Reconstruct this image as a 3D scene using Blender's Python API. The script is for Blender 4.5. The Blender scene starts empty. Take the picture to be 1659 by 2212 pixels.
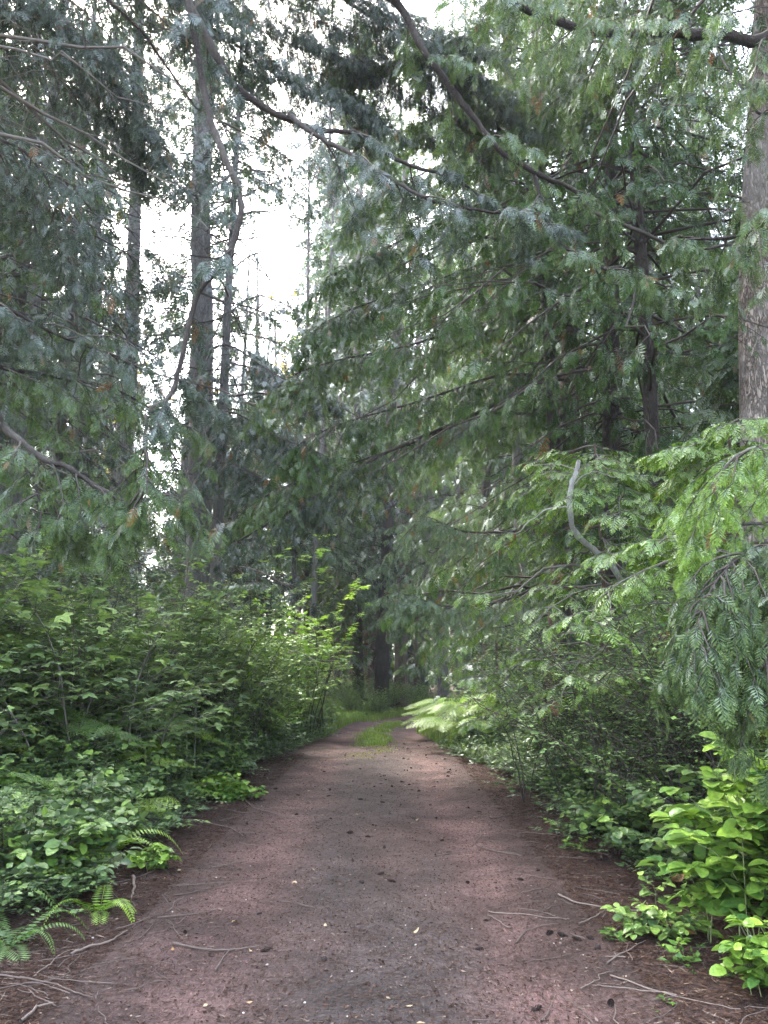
import bpy, math, time
import numpy as np
from math import radians as RD, sin, cos, pi
T00 = time.time()
sc = bpy.context.scene
COL = sc.collection

# ------------------------------------------------------------------ camera, world, sun, exposure
PITCH = RD(11.8); F = 1671.0; CAMH = 1.6
cam = bpy.data.cameras.new("camera"); camo = bpy.data.objects.new("camera", cam); COL.objects.link(camo)
camo.location = (0, 0, CAMH); camo.rotation_euler = (pi/2 + PITCH, 0, 0)
cam.sensor_fit = 'VERTICAL'; cam.sensor_height = 24; cam.lens = 12/ (1106/F); cam.clip_end = 2000; cam.clip_start = .05
sc.camera = camo
SUN_EL, SUN_AZ = RD(50), RD(-35)            # azimuth measured from +Y towards +X
w = bpy.data.worlds.new("World"); sc.world = w; w.use_nodes = True
wn = w.node_tree.nodes; wl = w.node_tree.links
sky = wn.new('ShaderNodeTexSky'); sky.sky_type = 'NISHITA'; sky.sun_disc = False
sky.sun_elevation = SUN_EL; sky.sun_rotation = SUN_AZ; sky.air_density = 1.2; sky.dust_density = 4.0; sky.ozone_density = 1.0
hs = wn.new('ShaderNodeHueSaturation'); hs.inputs['Saturation'].default_value = 0.65
wl.new(sky.outputs[0], hs.inputs['Color'])
bg = wn['Background']; wl.new(hs.outputs[0], bg.inputs['Color']); bg.inputs['Strength'].default_value = 0.15
sl = bpy.data.lights.new("sun", 'SUN'); sl.energy = 1.7; sl.angle = RD(10); sl.color = (1, .95, .86)
so = bpy.data.objects.new("sun", sl); COL.objects.link(so)
from mathutils import Vector, Matrix
sd = Vector((sin(SUN_AZ)*cos(SUN_EL), cos(SUN_AZ)*cos(SUN_EL), sin(SUN_EL)))
so.rotation_euler = sd.to_track_quat('Z', 'Y').to_euler()
sc.view_settings.view_transform = 'Standard'; sc.view_settings.look = 'None'
sc.view_settings.exposure = 4.0; sc.view_settings.gamma = 1
sc.render.engine = 'CYCLES'
cy = sc.cycles
cy.max_bounces = 7; cy.diffuse_bounces = 3; cy.glossy_bounces = 2; cy.transmission_bounces = 4; cy.transparent_max_bounces = 4
cy.use_denoising = True; cy.denoiser = 'OPENIMAGEDENOISE'; cy.use_adaptive_sampling = False
cy.caustics_reflective = False; cy.caustics_refractive = False

# ------------------------------------------------------------------ helpers
def px(u, v, Y):
    "world point at distance Y seen at (u, v) of the 1659x2212 photograph"
    cx = (u-829.5)/F; c = (1106-v)/F
    y = cos(PITCH)-sin(PITCH)*c; z = sin(PITCH)+cos(PITCH)*c
    return np.array((cx/y*Y, Y, CAMH+z/y*Y))
def vnoise(x, y, seed=0):
    x = np.asarray(x, float); y = np.asarray(y, float)
    xi = np.floor(x).astype(np.int64); yi = np.floor(y).astype(np.int64); fx = x-xi; fy = y-yi
    fx = fx*fx*(3-2*fx); fy = fy*fy*(3-2*fy)
    def h(a, b):
        n = (a*374761393+b*668265263+seed*974711) & 0x7fffffff
        n = ((n ^ (n >> 13))*1274126177) & 0x7fffffff
        return ((n ^ (n >> 16)) & 0xffff)/65535.0
    return (h(xi, yi)*(1-fx)+h(xi+1, yi)*fx)*(1-fy)+(h(xi, yi+1)*(1-fx)+h(xi+1, yi+1)*fx)*fy
def fbm(x, y, o=4, seed=0):
    return sum(vnoise(x*2**i, y*2**i, seed+i)*.5**(i+1) for i in range(o))
def sstep(a, b, x):
    t = np.clip((x-a)/(b-a), 0, 1); return t*t*(3-2*t)
def road_cx(y): return -.12+.045*np.maximum(np.asarray(y, float)-21, 0)**1.7
ROADW = 2.15
def gh(x, y):
    x = np.asarray(x, float); y = np.asarray(y, float)
    d = np.abs(x-road_cx(y))-ROADW+.5*(fbm(x*.8, y*.8, 3, 5)-.5)
    bank = sstep(0, 2.6, d)*.34+sstep(1, 8, d)*.25
    return bank+(fbm(x*.5, y*.5, 4, 9)-.47)*.22*sstep(-.3, 2, d)+(fbm(x*3, y*3, 3, 2)-.45)*.02
def norm(a): return a/np.maximum(np.linalg.norm(a, axis=-1, keepdims=True), 1e-9)

class MB:
    def __init__(s): s.V = []; s.Q = []; s.M = []; s.C = []; s.n = 0; s.S = []
    def add(s, V, Q, mat=0, C=None, smooth=False):
        V = V.reshape(-1, 3); Q = Q.reshape(-1, 4)
        s.V.append(V.astype(np.float32)); s.Q.append(Q.astype(np.int64)+s.n); s.M.append(np.full(len(Q), mat, np.int32))
        s.S.append(np.full(len(Q), smooth, bool))
        if C is None: C = np.zeros((len(V), 3), np.float32)
        s.C.append(C.reshape(-1, 3).astype(np.float32)); s.n += len(V)
    def tubes(s, P, R, sides=5, mat=0, col=None):
        P = np.asarray(P, float); R = np.asarray(R, float)
        if P.ndim == 2: P = P[None]; R = R[None]
        m, K = P.shape[:2]
        if m == 0: return
        T = norm(np.gradient(P, axis=1))
        mean = norm((P[:, -1]-P[:, 0]))
        ref = np.where(np.abs(mean[:, 2:3]) > .75, np.array([[1., .15, 0]]), np.array([[0.05, 0.02, 1.]]))[:, None, :]
        U = norm(np.cross(T, ref)); W = np.cross(T, U)
        a = np.linspace(0, 2*pi, sides, endpoint=False)
        ring = P[:, :, None]+R[:, :, None, None]*(U[:, :, None]*np.cos(a)[:, None]+W[:, :, None]*np.sin(a)[:, None])
        k = np.arange(K-1)[:, None]*sides; j = np.arange(sides)[None]; j2 = (j+1) % sides
        q = np.stack([k+j, k+j2, k+sides+j2, k+sides+j], -1).reshape(-1, 4)
        Q = q[None]+(np.arange(m)*K*sides)[:, None, None]
        C = None
        if col is not None: C = np.broadcast_to(np.asarray(col, float).reshape(-1, 1, 1, 3), ring.shape)
        s.add(ring, Q, mat, C, True)
    def inst(s, tpl, X, Yd, Zn, O, S, r, mat=0, b=None):
        "template copies: axes X,Yd,Zn (m,3), origin O, scale S, random r"
        tv, tq, tg = tpl; m = len(O)
        if m == 0: return
        A = np.stack([X, Yd, Zn], 1)*np.asarray(S).reshape(-1, 1, 1)
        V = np.einsum('nk,mkj->mnj', tv, A)+O[:, None]
        Q = tq[None]+(np.arange(m)*len(tv))[:, None, None]
        C = np.zeros((m, len(tv), 3)); C[:, :, 0] = np.asarray(r)[:, None]; C[:, :, 1] = tg[None]
        if b is not None: C[:, :, 2] = np.asarray(b)[:, None]
        s.add(V, Q, mat, C)
    def mesh(s, name, mats):
        me = bpy.data.meshes.new(name)
        V = np.concatenate(s.V); Q = np.concatenate(s.Q)
        me.vertices.add(len(V)); me.vertices.foreach_set('co', V.ravel())
        me.loops.add(Q.size); me.loops.foreach_set('vertex_index', Q.ravel().astype(np.int32))
        me.polygons.add(len(Q)); me.polygons.foreach_set('loop_start', np.arange(0, Q.size, 4, dtype=np.int32))
        for m in mats: me.materials.append(m)
        me.polygons.foreach_set('material_index', np.concatenate(s.M))
        me.polygons.foreach_set('use_smooth', np.concatenate(s.S))
        at = me.attributes.new('tone', 'FLOAT_VECTOR', 'POINT'); at.data.foreach_set('vector', np.concatenate(s.C).ravel())
        me.update(calc_edges=True)
        return me
    def build(s, name, mats, parent=None, loc=(0, 0, 0)):
        if not isinstance(mats, (list, tuple)): mats = [mats]
        return link(name, s.mesh(name, mats), parent, loc)
def link(name, me, parent=None, loc=(0, 0, 0)):
    o = bpy.data.objects.new(name, me); COL.objects.link(o); o.location = loc
    if parent: o.parent = parent
    return o
def tag(o, label=None, cat=None, group=None, kind=None):
    if label: o['label'] = label
    if cat: o['category'] = cat
    if group: o['group'] = group
    if kind: o['kind'] = kind
    return o
def thing(name, label, cat, loc=(0, 0, 0), rz=0, group=None, sc_=1):
    o = bpy.data.objects.new(name, None); COL.objects.link(o); o.location = loc; o.rotation_euler = (0, 0, rz); o.scale = (sc_,)*3
    o.empty_display_size = .1
    return tag(o, label, cat, group)
def copy_thing(root, loc, rz, s, label=None, group=None, cat=None):
    r = root.copy(); COL.objects.link(r); r.location = loc; r.rotation_euler = (0, 0, rz); r.scale = (s, s, s)
    if label: r['label'] = label
    if group: r['group'] = group
    for ch in list(root.children):
        c = ch.copy(); COL.objects.link(c); c.parent = r
        for g in ch.children:
            d = g.copy(); COL.objects.link(d); d.parent = c
    return r

# ------------------------------------------------------------------ materials
def newmat(name):
    m = bpy.data.materials.new(name); m.use_nodes = True; nt = m.node_tree; nt.nodes.clear()
    out = nt.nodes.new('ShaderNodeOutputMaterial')
    def N(t, **k):
        n = nt.nodes.new(t)
        for a, b in k.items():
            if a in n.inputs: n.inputs[a].default_value = b
            else: setattr(n, a, b)
        return n
    return m, nt, N, nt.links.new, out
def mixc(N, L, fac, a, b, blend='MIX'):
    n = N('ShaderNodeMix', data_type='RGBA', blend_type=blend)
    for i, v in ((0, fac), (6, a), (7, b)):
        if hasattr(v, 'links'): L(v, n.inputs[i])
        elif i == 0: n.inputs[0].default_value = v
        else: n.inputs[i].default_value = (*v, 1)
    return n.outputs[2]
def leafmat(name, dark, light, fresh, trans=.35, gloss=.0, rough=.35, freshpow=1.0, sat=1):
    m, nt, N, L, out = newmat(name)
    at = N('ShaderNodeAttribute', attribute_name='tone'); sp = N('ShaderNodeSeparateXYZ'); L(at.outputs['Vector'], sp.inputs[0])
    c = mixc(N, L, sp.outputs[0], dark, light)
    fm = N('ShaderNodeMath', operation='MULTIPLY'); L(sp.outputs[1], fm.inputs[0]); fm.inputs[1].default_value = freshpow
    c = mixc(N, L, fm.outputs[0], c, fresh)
    gt = N('ShaderNodeMath', operation='GREATER_THAN'); L(sp.outputs[0], gt.inputs[0]); gt.inputs[1].default_value = 1.01
    c = mixc(N, L, gt.outputs[0], c, (.20, .105, .05))
    tco = N('ShaderNodeTexCoord'); nz = N('ShaderNodeTexNoise', Scale=38.0, Detail=2.0); L(tco.outputs['Object'], nz.inputs[0])
    nr = N('ShaderNodeMapRange'); nr.inputs[1].default_value = .35; nr.inputs[2].default_value = .65; nr.inputs[3].default_value = .0; L(nz.outputs[0], nr.inputs[0])
    c = mixc(N, L, nr.outputs[0], mixc(N, L, 1, c, (.66, .66, .7), 'MULTIPLY'), mixc(N, L, 1, c, (1.12, 1.1, 1.0), 'MULTIPLY'))
    d = N('ShaderNodeBsdfDiffuse'); t = N('ShaderNodeBsdfTranslucent'); L(c, d.inputs[0])
    tc = mixc(N, L, .5, c, (.32, .5, .06), 'MULTIPLY'); tc2 = mixc(N, L, 1, c, (1.0, 1.18, .62), 'MULTIPLY'); L(tc2, t.inputs[0])
    mx = N('ShaderNodeMixShader'); mx.inputs[0].default_value = trans; L(d.outputs[0], mx.inputs[1]); L(t.outputs[0], mx.inputs[2])
    o = mx.outputs[0]
    if gloss > 0:
        g = N('ShaderNodeBsdfGlossy', Roughness=rough); g.inputs[0].default_value = (.9, .95, 1, 1)
        fr = N('ShaderNodeFresnel', IOR=1.45); mu = N('ShaderNodeMath', operation='MULTIPLY'); L(fr.outputs[0], mu.inputs[0]); mu.inputs[1].default_value = gloss
        m2 = N('ShaderNodeMixShader'); L(mu.outputs[0], m2.inputs[0]); L(o, m2.inputs[1]); L(g.outputs[0], m2.inputs[2]); o = m2.outputs[0]
    L(o, out.inputs[0]); return m
def barkmat(name, c1, c2, c3, scale=7, stretch=.16, bump=.6, lichen=0):
    m, nt, N, L, out = newmat(name)
    tc = N('ShaderNodeTexCoord'); mp = N('ShaderNodeMapping'); mp.inputs['Scale'].default_value = (scale, scale, scale*stretch)
    L(tc.outputs['Object'], mp.inputs[0])
    n1 = N('ShaderNodeTexNoise', Scale=1.6, Detail=6.0, Roughness=.65); L(mp.outputs[0], n1.inputs[0])
    v = N('ShaderNodeTexVoronoi', Scale=2.2, feature='DISTANCE_TO_EDGE'); n0 = N('ShaderNodeTexNoise', Scale=2.0, Detail=3.0)
    L(mp.outputs[0], n0.inputs[0]); ad = N('ShaderNodeVectorMath', operation='ADD'); L(mp.outputs[0], ad.inputs[0]); scl = N('ShaderNodeVectorMath', operation='SCALE'); scl.inputs['Scale'].default_value = 2.2; L(n0.outputs['Color'], scl.inputs[0]); L(scl.outputs[0], ad.inputs[1]); L(ad.outputs[0], v.inputs[0])
    r = N('ShaderNodeMapRange'); r.inputs[2].default_value = .22; L(v.outputs['Distance'], r.inputs[0])
    c = mixc(N, L, r.outputs[0], c1, c2)
    n2 = N('ShaderNodeTexNoise', Scale=1.1, Detail=4.0); L(tc.outputs['Object'], n2.inputs[0])
    rr = N('ShaderNodeMapRange'); rr.inputs[1].default_value = .42; rr.inputs[2].default_value = .66; L(n2.outputs[0], rr.inputs[0])
    c = mixc(N, L, rr.outputs[0], c, c3)
    rn = N('ShaderNodeMapRange'); rn.inputs[1].default_value = .3; rn.inputs[2].default_value = .7; L(n1.outputs[0], rn.inputs[0])
    c = mixc(N, L, rn.outputs[0], mixc(N, L, 1, c, (.55, .55, .55), 'MULTIPLY'), c)
    h = N('ShaderNodeMath', operation='ADD'); L(r.outputs[0], h.inputs[0]); L(n1.outputs[0], h.inputs[1])
    b = N('ShaderNodeBump', Strength=bump, Distance=.03); L(h.outputs[0], b.inputs['Height'])
    p = N('ShaderNodeBsdfPrincipled', Roughness=.85); p.inputs['Specular IOR Level'].default_value = .25
    L(c, p.inputs['Base Color']); L(b.outputs[0], p.inputs['Normal']); L(p.outputs[0], out.inputs[0]); return m
def plain(name, c, rough=.8, var=.4, scale=20):
    m, nt, N, L, out = newmat(name)
    tc = N('ShaderNodeTexCoord'); n = N('ShaderNodeTexNoise', Scale=float(scale), Detail=4.0); L(tc.outputs['Object'], n.inputs[0])
    at = N('ShaderNodeAttribute', attribute_name='tone'); sp = N('ShaderNodeSeparateXYZ'); L(at.outputs['Vector'], sp.inputs[0])
    col = mixc(N, L, n.outputs[0], tuple(x*(1-var) for x in c), tuple(min(1, x*(1+var)) for x in c))
    col = mixc(N, L, sp.outputs[0], col, mixc(N, L, 1, col, (2.0, 1.9, 1.7), 'MULTIPLY'))
    p = N('ShaderNodeBsdfPrincipled', Roughness=rough); p.inputs['Specular IOR Level'].default_value = .3
    L(col, p.inputs['Base Color']); L(p.outputs[0], out.inputs[0]); return m

M = {}
M['cedar'] = leafmat('cedar_foliage', (.018, .036, .020), (.092, .135, .076), (.23, .33, .09), .28, .09, .5, .55)
M['cedar_deep'] = leafmat('cedar_foliage_deep', (.014, .032, .016), (.070, .118, .052), (.16, .26, .06), .25, .08, .5, .5)
M['cedar_blue'] = leafmat('cedar_foliage_bluish', (.020, .030, .026), (.092, .118, .100), (.17, .22, .13), .25, .09, .5, .35)
M['cedar_bright'] = leafmat('cedar_foliage_lit', (.034, .075, .028), (.125, .22, .06), (.38, .56, .10), .35, .12, .5, .9)  # brighter copy of the cedar green; strong light put into the colour
M['hemlock'] = leafmat('lit_hemlock_foliage', (.05, .080, .052), (.17, .22, .145), (.28, .37, .19), .3, .09, .5, .5)  # conifer green brightened in place of light around the bend
M['fir'] = leafmat('fir_foliage', (.028, .055, .035), (.06, .10, .06), (.12, .18, .07), .25, .1, .5, .4)
M['gold'] = leafmat('sunlit_golden_foliage', (.30, .17, .05), (.42, .30, .08), (.5, .42, .1), .45, 0, .5)  # golden tint stands for warm sun on distant leaves
M['maple'] = leafmat('maple_foliage', (.20, .36, .05), (.38, .56, .09), (.46, .60, .10), .5, .2, .4)
M['salal'] = leafmat('salal_foliage', (.035, .075, .030), (.14, .215, .08), (.33, .50, .09), .25, .6, .32)
M['salal_bright'] = leafmat('salal_lit_foliage', (.04, .11, .028), (.12, .235, .05), (.32, .48, .07), .35, .45, .3)  # brighter salal green; strong light on the leaves put into the colour
M['salmon'] = leafmat('salmonberry_foliage', (.065, .12, .045), (.22, .32, .15), (.38, .50, .15), .35, .15, .45)
M['huckle'] = leafmat('huckleberry_foliage', (.05, .105, .035), (.17, .28, .09), (.32, .48, .11), .4, .35, .4)
M['fern'] = leafmat('fern_foliage', (.06, .125, .03), (.13, .225, .055), (.24, .36, .08), .4, .06, .5)
M['fern_bright'] = leafmat('bracken_lit_foliage', (.13, .25, .03), (.27, .42, .05), (.42, .52, .08), .45, .06, .5)  # bracken green brightened to make up for dim light at the bend
M['grass'] = leafmat('grass_blades', (.15, .24, .04), (.32, .42, .09), (.42, .48, .14), .45, .2, .4)
M['drygrass'] = leafmat('dry_grass', (.25, .24, .08), (.40, .38, .13), (.45, .42, .2), .35, .2, .4)
M['bark_fir'] = barkmat('fir_bark', (.07, .052, .042), (.40, .32, .265), (.47, .42, .385), 9, .22, 1.0)
M['bark_dark'] = barkmat('dark_bark', (.035, .027, .024), (.10, .082, .072), (.12, .10, .09), 9, .18, .8)
M['bark_brown'] = barkmat('brown_bark', (.11, .08, .066), (.30, .235, .20), (.32, .27, .235), 9, .16, .8)
M['bark_grey'] = barkmat('grey_bark', (.09, .08, .076), (.25, .23, .22), (.27, .255, .245), 9, .2, .8)
M['bark_cedar'] = barkmat('cedar_bark', (.075, .045, .035), (.20, .125, .095), (.24, .17, .14), 12, .06, .8)
M['bark_red'] = barkmat('red_bark', (.12, .05, .035), (.30, .14, .09), (.30, .17, .12), 12, .08, .7)
M['limb'] = barkmat('limb_bark', (.016, .012, .011), (.060, .047, .041), (.115, .102, .088), 22, .5, .5)
M['twig'] = plain('twig_bark', (.055, .044, .038))
M['twig_grey'] = plain('grey_twig', (.13, .115, .10))
M['snag'] = barkmat('pale_dead_wood', (.16, .14, .125), (.62, .58, .54), (.70, .68, .65), 26, .25, .9)
M['stick'] = plain('fallen_stick_wood', (.095, .07, .06))
M['stick_pale'] = plain('pale_stick_wood', (.15, .115, .097))
M['cone'] = plain('cone_scales', (.022, .014, .012), .7)
M['stone'] = plain('pale_stone', (.28, .265, .25), .7)
M['stemgreen'] = plain('green_stem', (.14, .16, .07))
def deadleaf():
    return leafmat('dead_leaf', (.22, .11, .055), (.42, .27, .15), (.55, .47, .32), .1)
M['deadleaf'] = deadleaf()
M['litter'] = leafmat('needle_litter', (.026, .016, .013), (.10, .062, .048), (.21, .16, .13), .0)
M['flower'] = leafmat('white_petals', (.8, .8, .78), (.85, .85, .85), (.8, .8, .6), .2)
M['pink'] = leafmat('pink_petals', (.75, .30, .30), (.85, .42, .40), (.8, .5, .4), .2)

def dirtmat(name, forest=False):
    m, nt, N, L, out = newmat(name)
    tc = N('ShaderNodeTexCoord'); P = tc.outputs['Object']
    def noise(s, d=5.0, r=.6, vec=P):
        n = N('ShaderNodeTexNoise', Scale=float(s), Detail=d, Roughness=r); L(vec, n.inputs[0]); return n
    def rng(sock, a, b, c=0., d=1.):
        n = N('ShaderNodeMapRange'); n.inputs[1].default_value = a; n.inputs[2].default_value = b; n.inputs[3].default_value = c; n.inputs[4].default_value = d
        L(sock, n.inputs[0]); return n.outputs[0]
    big = noise(1.3, 5.0); mid = noise(4.5); fine = noise(45, 6.0, .7); grit = noise(160, 3.0, .7)
    if forest: base = mixc(N, L, rng(mid.outputs[0], .35, .65), (.036, .022, .018), (.07, .043, .034))
    else:
        base = mixc(N, L, rng(big.outputs[0], .38, .62), (.044, .028, .025), (.108, .070, .063))
        at = N('ShaderNodeAttribute', attribute_name='tone'); sp = N('ShaderNodeSeparateXYZ'); L(at.outputs['Vector'], sp.inputs[0])
        grey = mixc(N, L, rng(mid.outputs[0], .38, .6), (.036, .030, .028), (.086, .075, .072))
        base = mixc(N, L, sp.outputs[1], base, grey)                      # worn grey gravelly crown
        base = mixc(N, L, sp.outputs[2], base, mixc(N, L, 1, base, (1.75, 1.62, 1.66), 'MULTIPLY'))   # worn wheel tracks, dusty and paler
        base = mixc(N, L, sp.outputs[0], base, (.044, .025, .021))         # needle covered edges, with the shade of verge plants darkened in
    c = mixc(N, L, rng(fine.outputs[0], .3, .72), mixc(N, L, 1, base, (.42, .38, .36), 'MULTIPLY'), mixc(N, L, 1, base, (1.55, 1.5, 1.48), 'MULTIPLY'))
    c = mixc(N, L, rng(grit.outputs[0], .56, .66), c, mixc(N, L, 1, c, (.45, .42, .4), 'MULTIPLY'))
    # elongated flecks of needle and bark
    for i, ang in enumerate((.4, 1.9, 2.7)):
        mp = N('ShaderNodeMapping'); mp.inputs['Rotation'].default_value = (0, 0, ang); mp.inputs['Scale'].default_value = (90, 14, 10); mp.inputs['Location'].default_value = (i*3.1, i, 0)
        L(P, mp.inputs[0]); n = noise(1, 2.0, .5, mp.outputs[0])
        tgt = ((.42, .38, .36), (2.0, 1.85, 1.75), (.5, .4, .36))[i]
        c = mixc(N, L, rng(n.outputs[0], .63, .69), c, mixc(N, L, 1, c, tgt, 'MULTIPLY'))
    h = N('ShaderNodeMath', operation='ADD'); L(fine.outputs[0], h.inputs[0])
    h2 = N('ShaderNodeMath', operation='MULTIPLY'); L(grit.outputs[0], h2.inputs[0]); h2.inputs[1].default_value = .5; L(h2.outputs[0], h.inputs[1])
    b = N('ShaderNodeBump', Strength=1.0, Distance=.02); L(h.outputs[0], b.inputs['Height'])
    p = N('ShaderNodeBsdfPrincipled', Roughness=.9 if forest else .72); p.inputs['Specular IOR Level'].default_value = .3
    L(c, p.inputs['Base Color']); L(b.outputs[0], p.inputs['Normal']); L(p.outputs[0], out.inputs[0]); return m
M['dirt'] = dirtmat('packed_dirt'); M['forest'] = dirtmat('forest_floor', True)

# ------------------------------------------------------------------ ground and road
def grid(xs, ys, zf):
    X, Y = np.meshgrid(xs, ys); Z = zf(X, Y); nx, ny = len(xs), len(ys)
    i = np.arange(nx-1)[None]+np.arange(ny-1)[:, None]*nx
    return np.stack([X, Y, Z], -1).reshape(-1, 3), np.stack([i, i+1, i+nx+1, i+nx], -1).reshape(-1, 4), X, Y
def graded(a, b, fine, lo, hi, n):
    c = np.arange(a, b, fine); l = a-np.geomspace(fine, a-lo, n)[::-1] if lo < a else []; r = b+np.geomspace(fine, hi-b, n) if hi > b else []
    return np.concatenate([l, c, r])
def gz(X, Y):
    d = np.abs(X-road_cx(Y))
    return gh(X, Y)-.045*(1-sstep(ROADW-.35, ROADW+.12, d+.35*(fbm(X*1.3, Y*1.3, 3, 5)-.5)))
b = MB(); V, Q, X, Y = grid(graded(-9, 9, .1, -220, 220, 36), graded(1.5, 32, .11, -60, 420, 36), gz)
b.add(V, Q, 0, None, True); g = b.build('ground', M['forest']); tag(g, 'forest floor of brown needles and duff beside the track', kind='structure')
b = MB(); ys = np.concatenate([np.arange(-14, 3, .3), np.arange(3, 16, .035), np.arange(16, 34, .1)]); us = np.linspace(-2.6, 2.6, 131)
U, Y = np.meshgrid(us, ys); X = U+road_cx(Y)
ru = np.abs(U); ruts = -.032*np.exp(-((ru-.85)/.33)**2)
Z = gh(X, Y)*(1-sstep(1.9, 2.5, ru)*0)+ruts+(fbm(X*9, Y*9, 3, 21)-.45)*.014-.10*sstep(2.15, 2.6, ru+.3*(fbm(X*1.3, Y*1.3, 3, 5)-.5))
nx, ny = len(us), len(ys); i = np.arange(nx-1)[None]+np.arange(ny-1)[:, None]*nx
edge = np.clip(sstep(1.15, 2.1, ru+.9*(fbm(X*.9, Y*.9, 4, 31)-.5)), 0, 1)
crown = (1-sstep(.25, 1.0, np.abs(U+.05)+.9*(fbm(X*1.2, Y*.6, 4, 41)-.5)))*sstep(.35, .55, fbm(X*.7, Y*.35, 3, 44)+.12)*np.clip(1.5-Y/16, .25, 1)*.62
wear = np.exp(-((ru-.95)/.38)**2)*(.45+.9*fbm(X*.9, Y*.35, 3, 51))*(1-edge*.8)
C = np.stack([edge, crown, wear], -1).reshape(-1, 3)
b.add(np.stack([X, Y, Z], -1).reshape(-1, 3), np.stack([i, i+1, i+nx+1, i+nx], -1).reshape(-1, 4), 0, C, True)
r = b.build('dirt_road', M['dirt']); tag(r, 'reddish packed dirt track running into the woods', kind='structure')
def zroad(x, y):
    ru = np.abs(x-road_cx(y)); return gh(x, y)-.032*np.exp(-((ru-.85)/.33)**2)+(fbm(x*9, y*9, 3, 21)-.45)*.014

# ------------------------------------------------------------------ leaf and spray templates
def kites(K, droop=.0, L=1.0, tipfrac=None):
    V = []; Q = []; G = []
    for (bx, by, tx, ty, wd) in K:
        dx, dy = tx-bx, ty-by; l = math.hypot(dx, dy)+1e-9; nx, ny = -dy/l*wd, dx/l*wd; mx, my = bx+dx*.45, by+dy*.45
        n = len(V); V += [(bx, by), (mx+nx, my+ny), (tx, ty), (mx-nx, my-ny)]; Q.append((n, n+1, n+2, n+3))
    V = np.array(V); z = -droop*(V[:, 0]**2*1.6+V[:, 1]**2)/L
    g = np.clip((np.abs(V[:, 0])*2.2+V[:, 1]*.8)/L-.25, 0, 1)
    return np.column_stack([V, z]), np.array(Q), g
def spray(n=8, m=3, wd=.014, spread=.55, droop=.2, seed=0, ang=48, sub=.36):
    rng = np.random.default_rng(seed); K = [(0, 0, 0, 1, wd*.5)]
    for i in range(n):
        for sgn in (-1, 1):
            t = (i+.5+.25*sgn+rng.uniform(-.15, .15))/(n+.3); t = max(.04, t)
            ln = spread*((1-t)**.75*(.45+.55*min(1, t*3.5)))*rng.uniform(.8, 1.15)+.04; a = RD(ang*(1-.25*t)+rng.uniform(-5, 5))
            bx, by = 0, t*.97; tx, ty = sgn*ln*sin(a), by+ln*cos(a); K.append((bx, by, tx, ty, wd*(.55 if m else 1)))
            for j in range(m):
                tt = (j+.7)/(m+.5); x0, y0 = bx+(tx-bx)*tt, by+(ty-by)*tt; sl = ln*sub*(1-.55*tt)+.025
                for s2 in (-1, 1):
                    a2 = a*sgn+s2*RD(38); K.append((x0, y0, x0+sl*sin(a2), y0+sl*cos(a2), wd))
    return kites(K, droop)
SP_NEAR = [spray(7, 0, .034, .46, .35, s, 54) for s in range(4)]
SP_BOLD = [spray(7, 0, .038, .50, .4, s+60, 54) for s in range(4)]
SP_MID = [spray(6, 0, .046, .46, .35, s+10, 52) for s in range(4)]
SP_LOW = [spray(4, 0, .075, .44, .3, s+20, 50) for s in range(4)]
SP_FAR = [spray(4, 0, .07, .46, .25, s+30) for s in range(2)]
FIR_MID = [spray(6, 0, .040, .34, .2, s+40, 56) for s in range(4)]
def leaf(w=.3, fold=.12, curl=.15, pts=(.0, .28, .62, 1.0), ws=(.0, 1, .85, 0)):
    V = []; Q = []; G = []
    for p, wv in zip(pts, ws):
        z = -curl*p*p; V += [(-w*wv, p, z+fold*wv*w), (0, p, z), (w*wv, p, z+fold*wv*w)]
    for i in range(len(pts)-1):
        a = i*3; Q += [(a, a+1, a+4, a+3), (a+1, a+2, a+5, a+4)]
    return np.array(V), np.array(Q), np.zeros(len(V))
LEAF_SALAL = leaf(.36, .25, .24, (0, .14, .42, .72, .92, 1), (.05, .74, 1, .86, .42, 0))
LEAF_SMALL = leaf(.3, .1, .08, (0, .45, 1), (.05, 1, 0))
def merge(tpls, angs, scs=None):
    V = []; Q = []; G = []; n = 0
    for k, (t, a) in enumerate(zip(tpls, angs)):
        s = 1 if scs is None else scs[k]; c, d = cos(a), sin(a); v = t[0]*s; v2 = v.copy(); v2[:, 0] = v[:, 0]*c+v[:, 1]*d; v2[:, 1] = -v[:, 0]*d+v[:, 1]*c
        V.append(v2); Q.append(t[1]+n); G.append(t[2]); n += len(v)
    return np.concatenate(V), np.concatenate(Q), np.concatenate(G)
LEAF_TRI = merge([leaf(.3, .15, .15, (0, .35, .75, 1), (.05, 1, .55, 0))]*3, [0, 1.25, -1.25], [1, .8, .8])
LEAF_MAPLE = merge([leaf(.22, .1, .1, (0, .5, 1), (.25, 1, 0))]*5, [0, .75, -.75, 1.5, -1.5], [1, .9, .9, .6, .6])

def basis(d, nh):
    "orthonormal X, d, N with N close to nh"
    d = norm(d); X = norm(np.cross(d, nh)); return X, d, np.cross(X, d)

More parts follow.
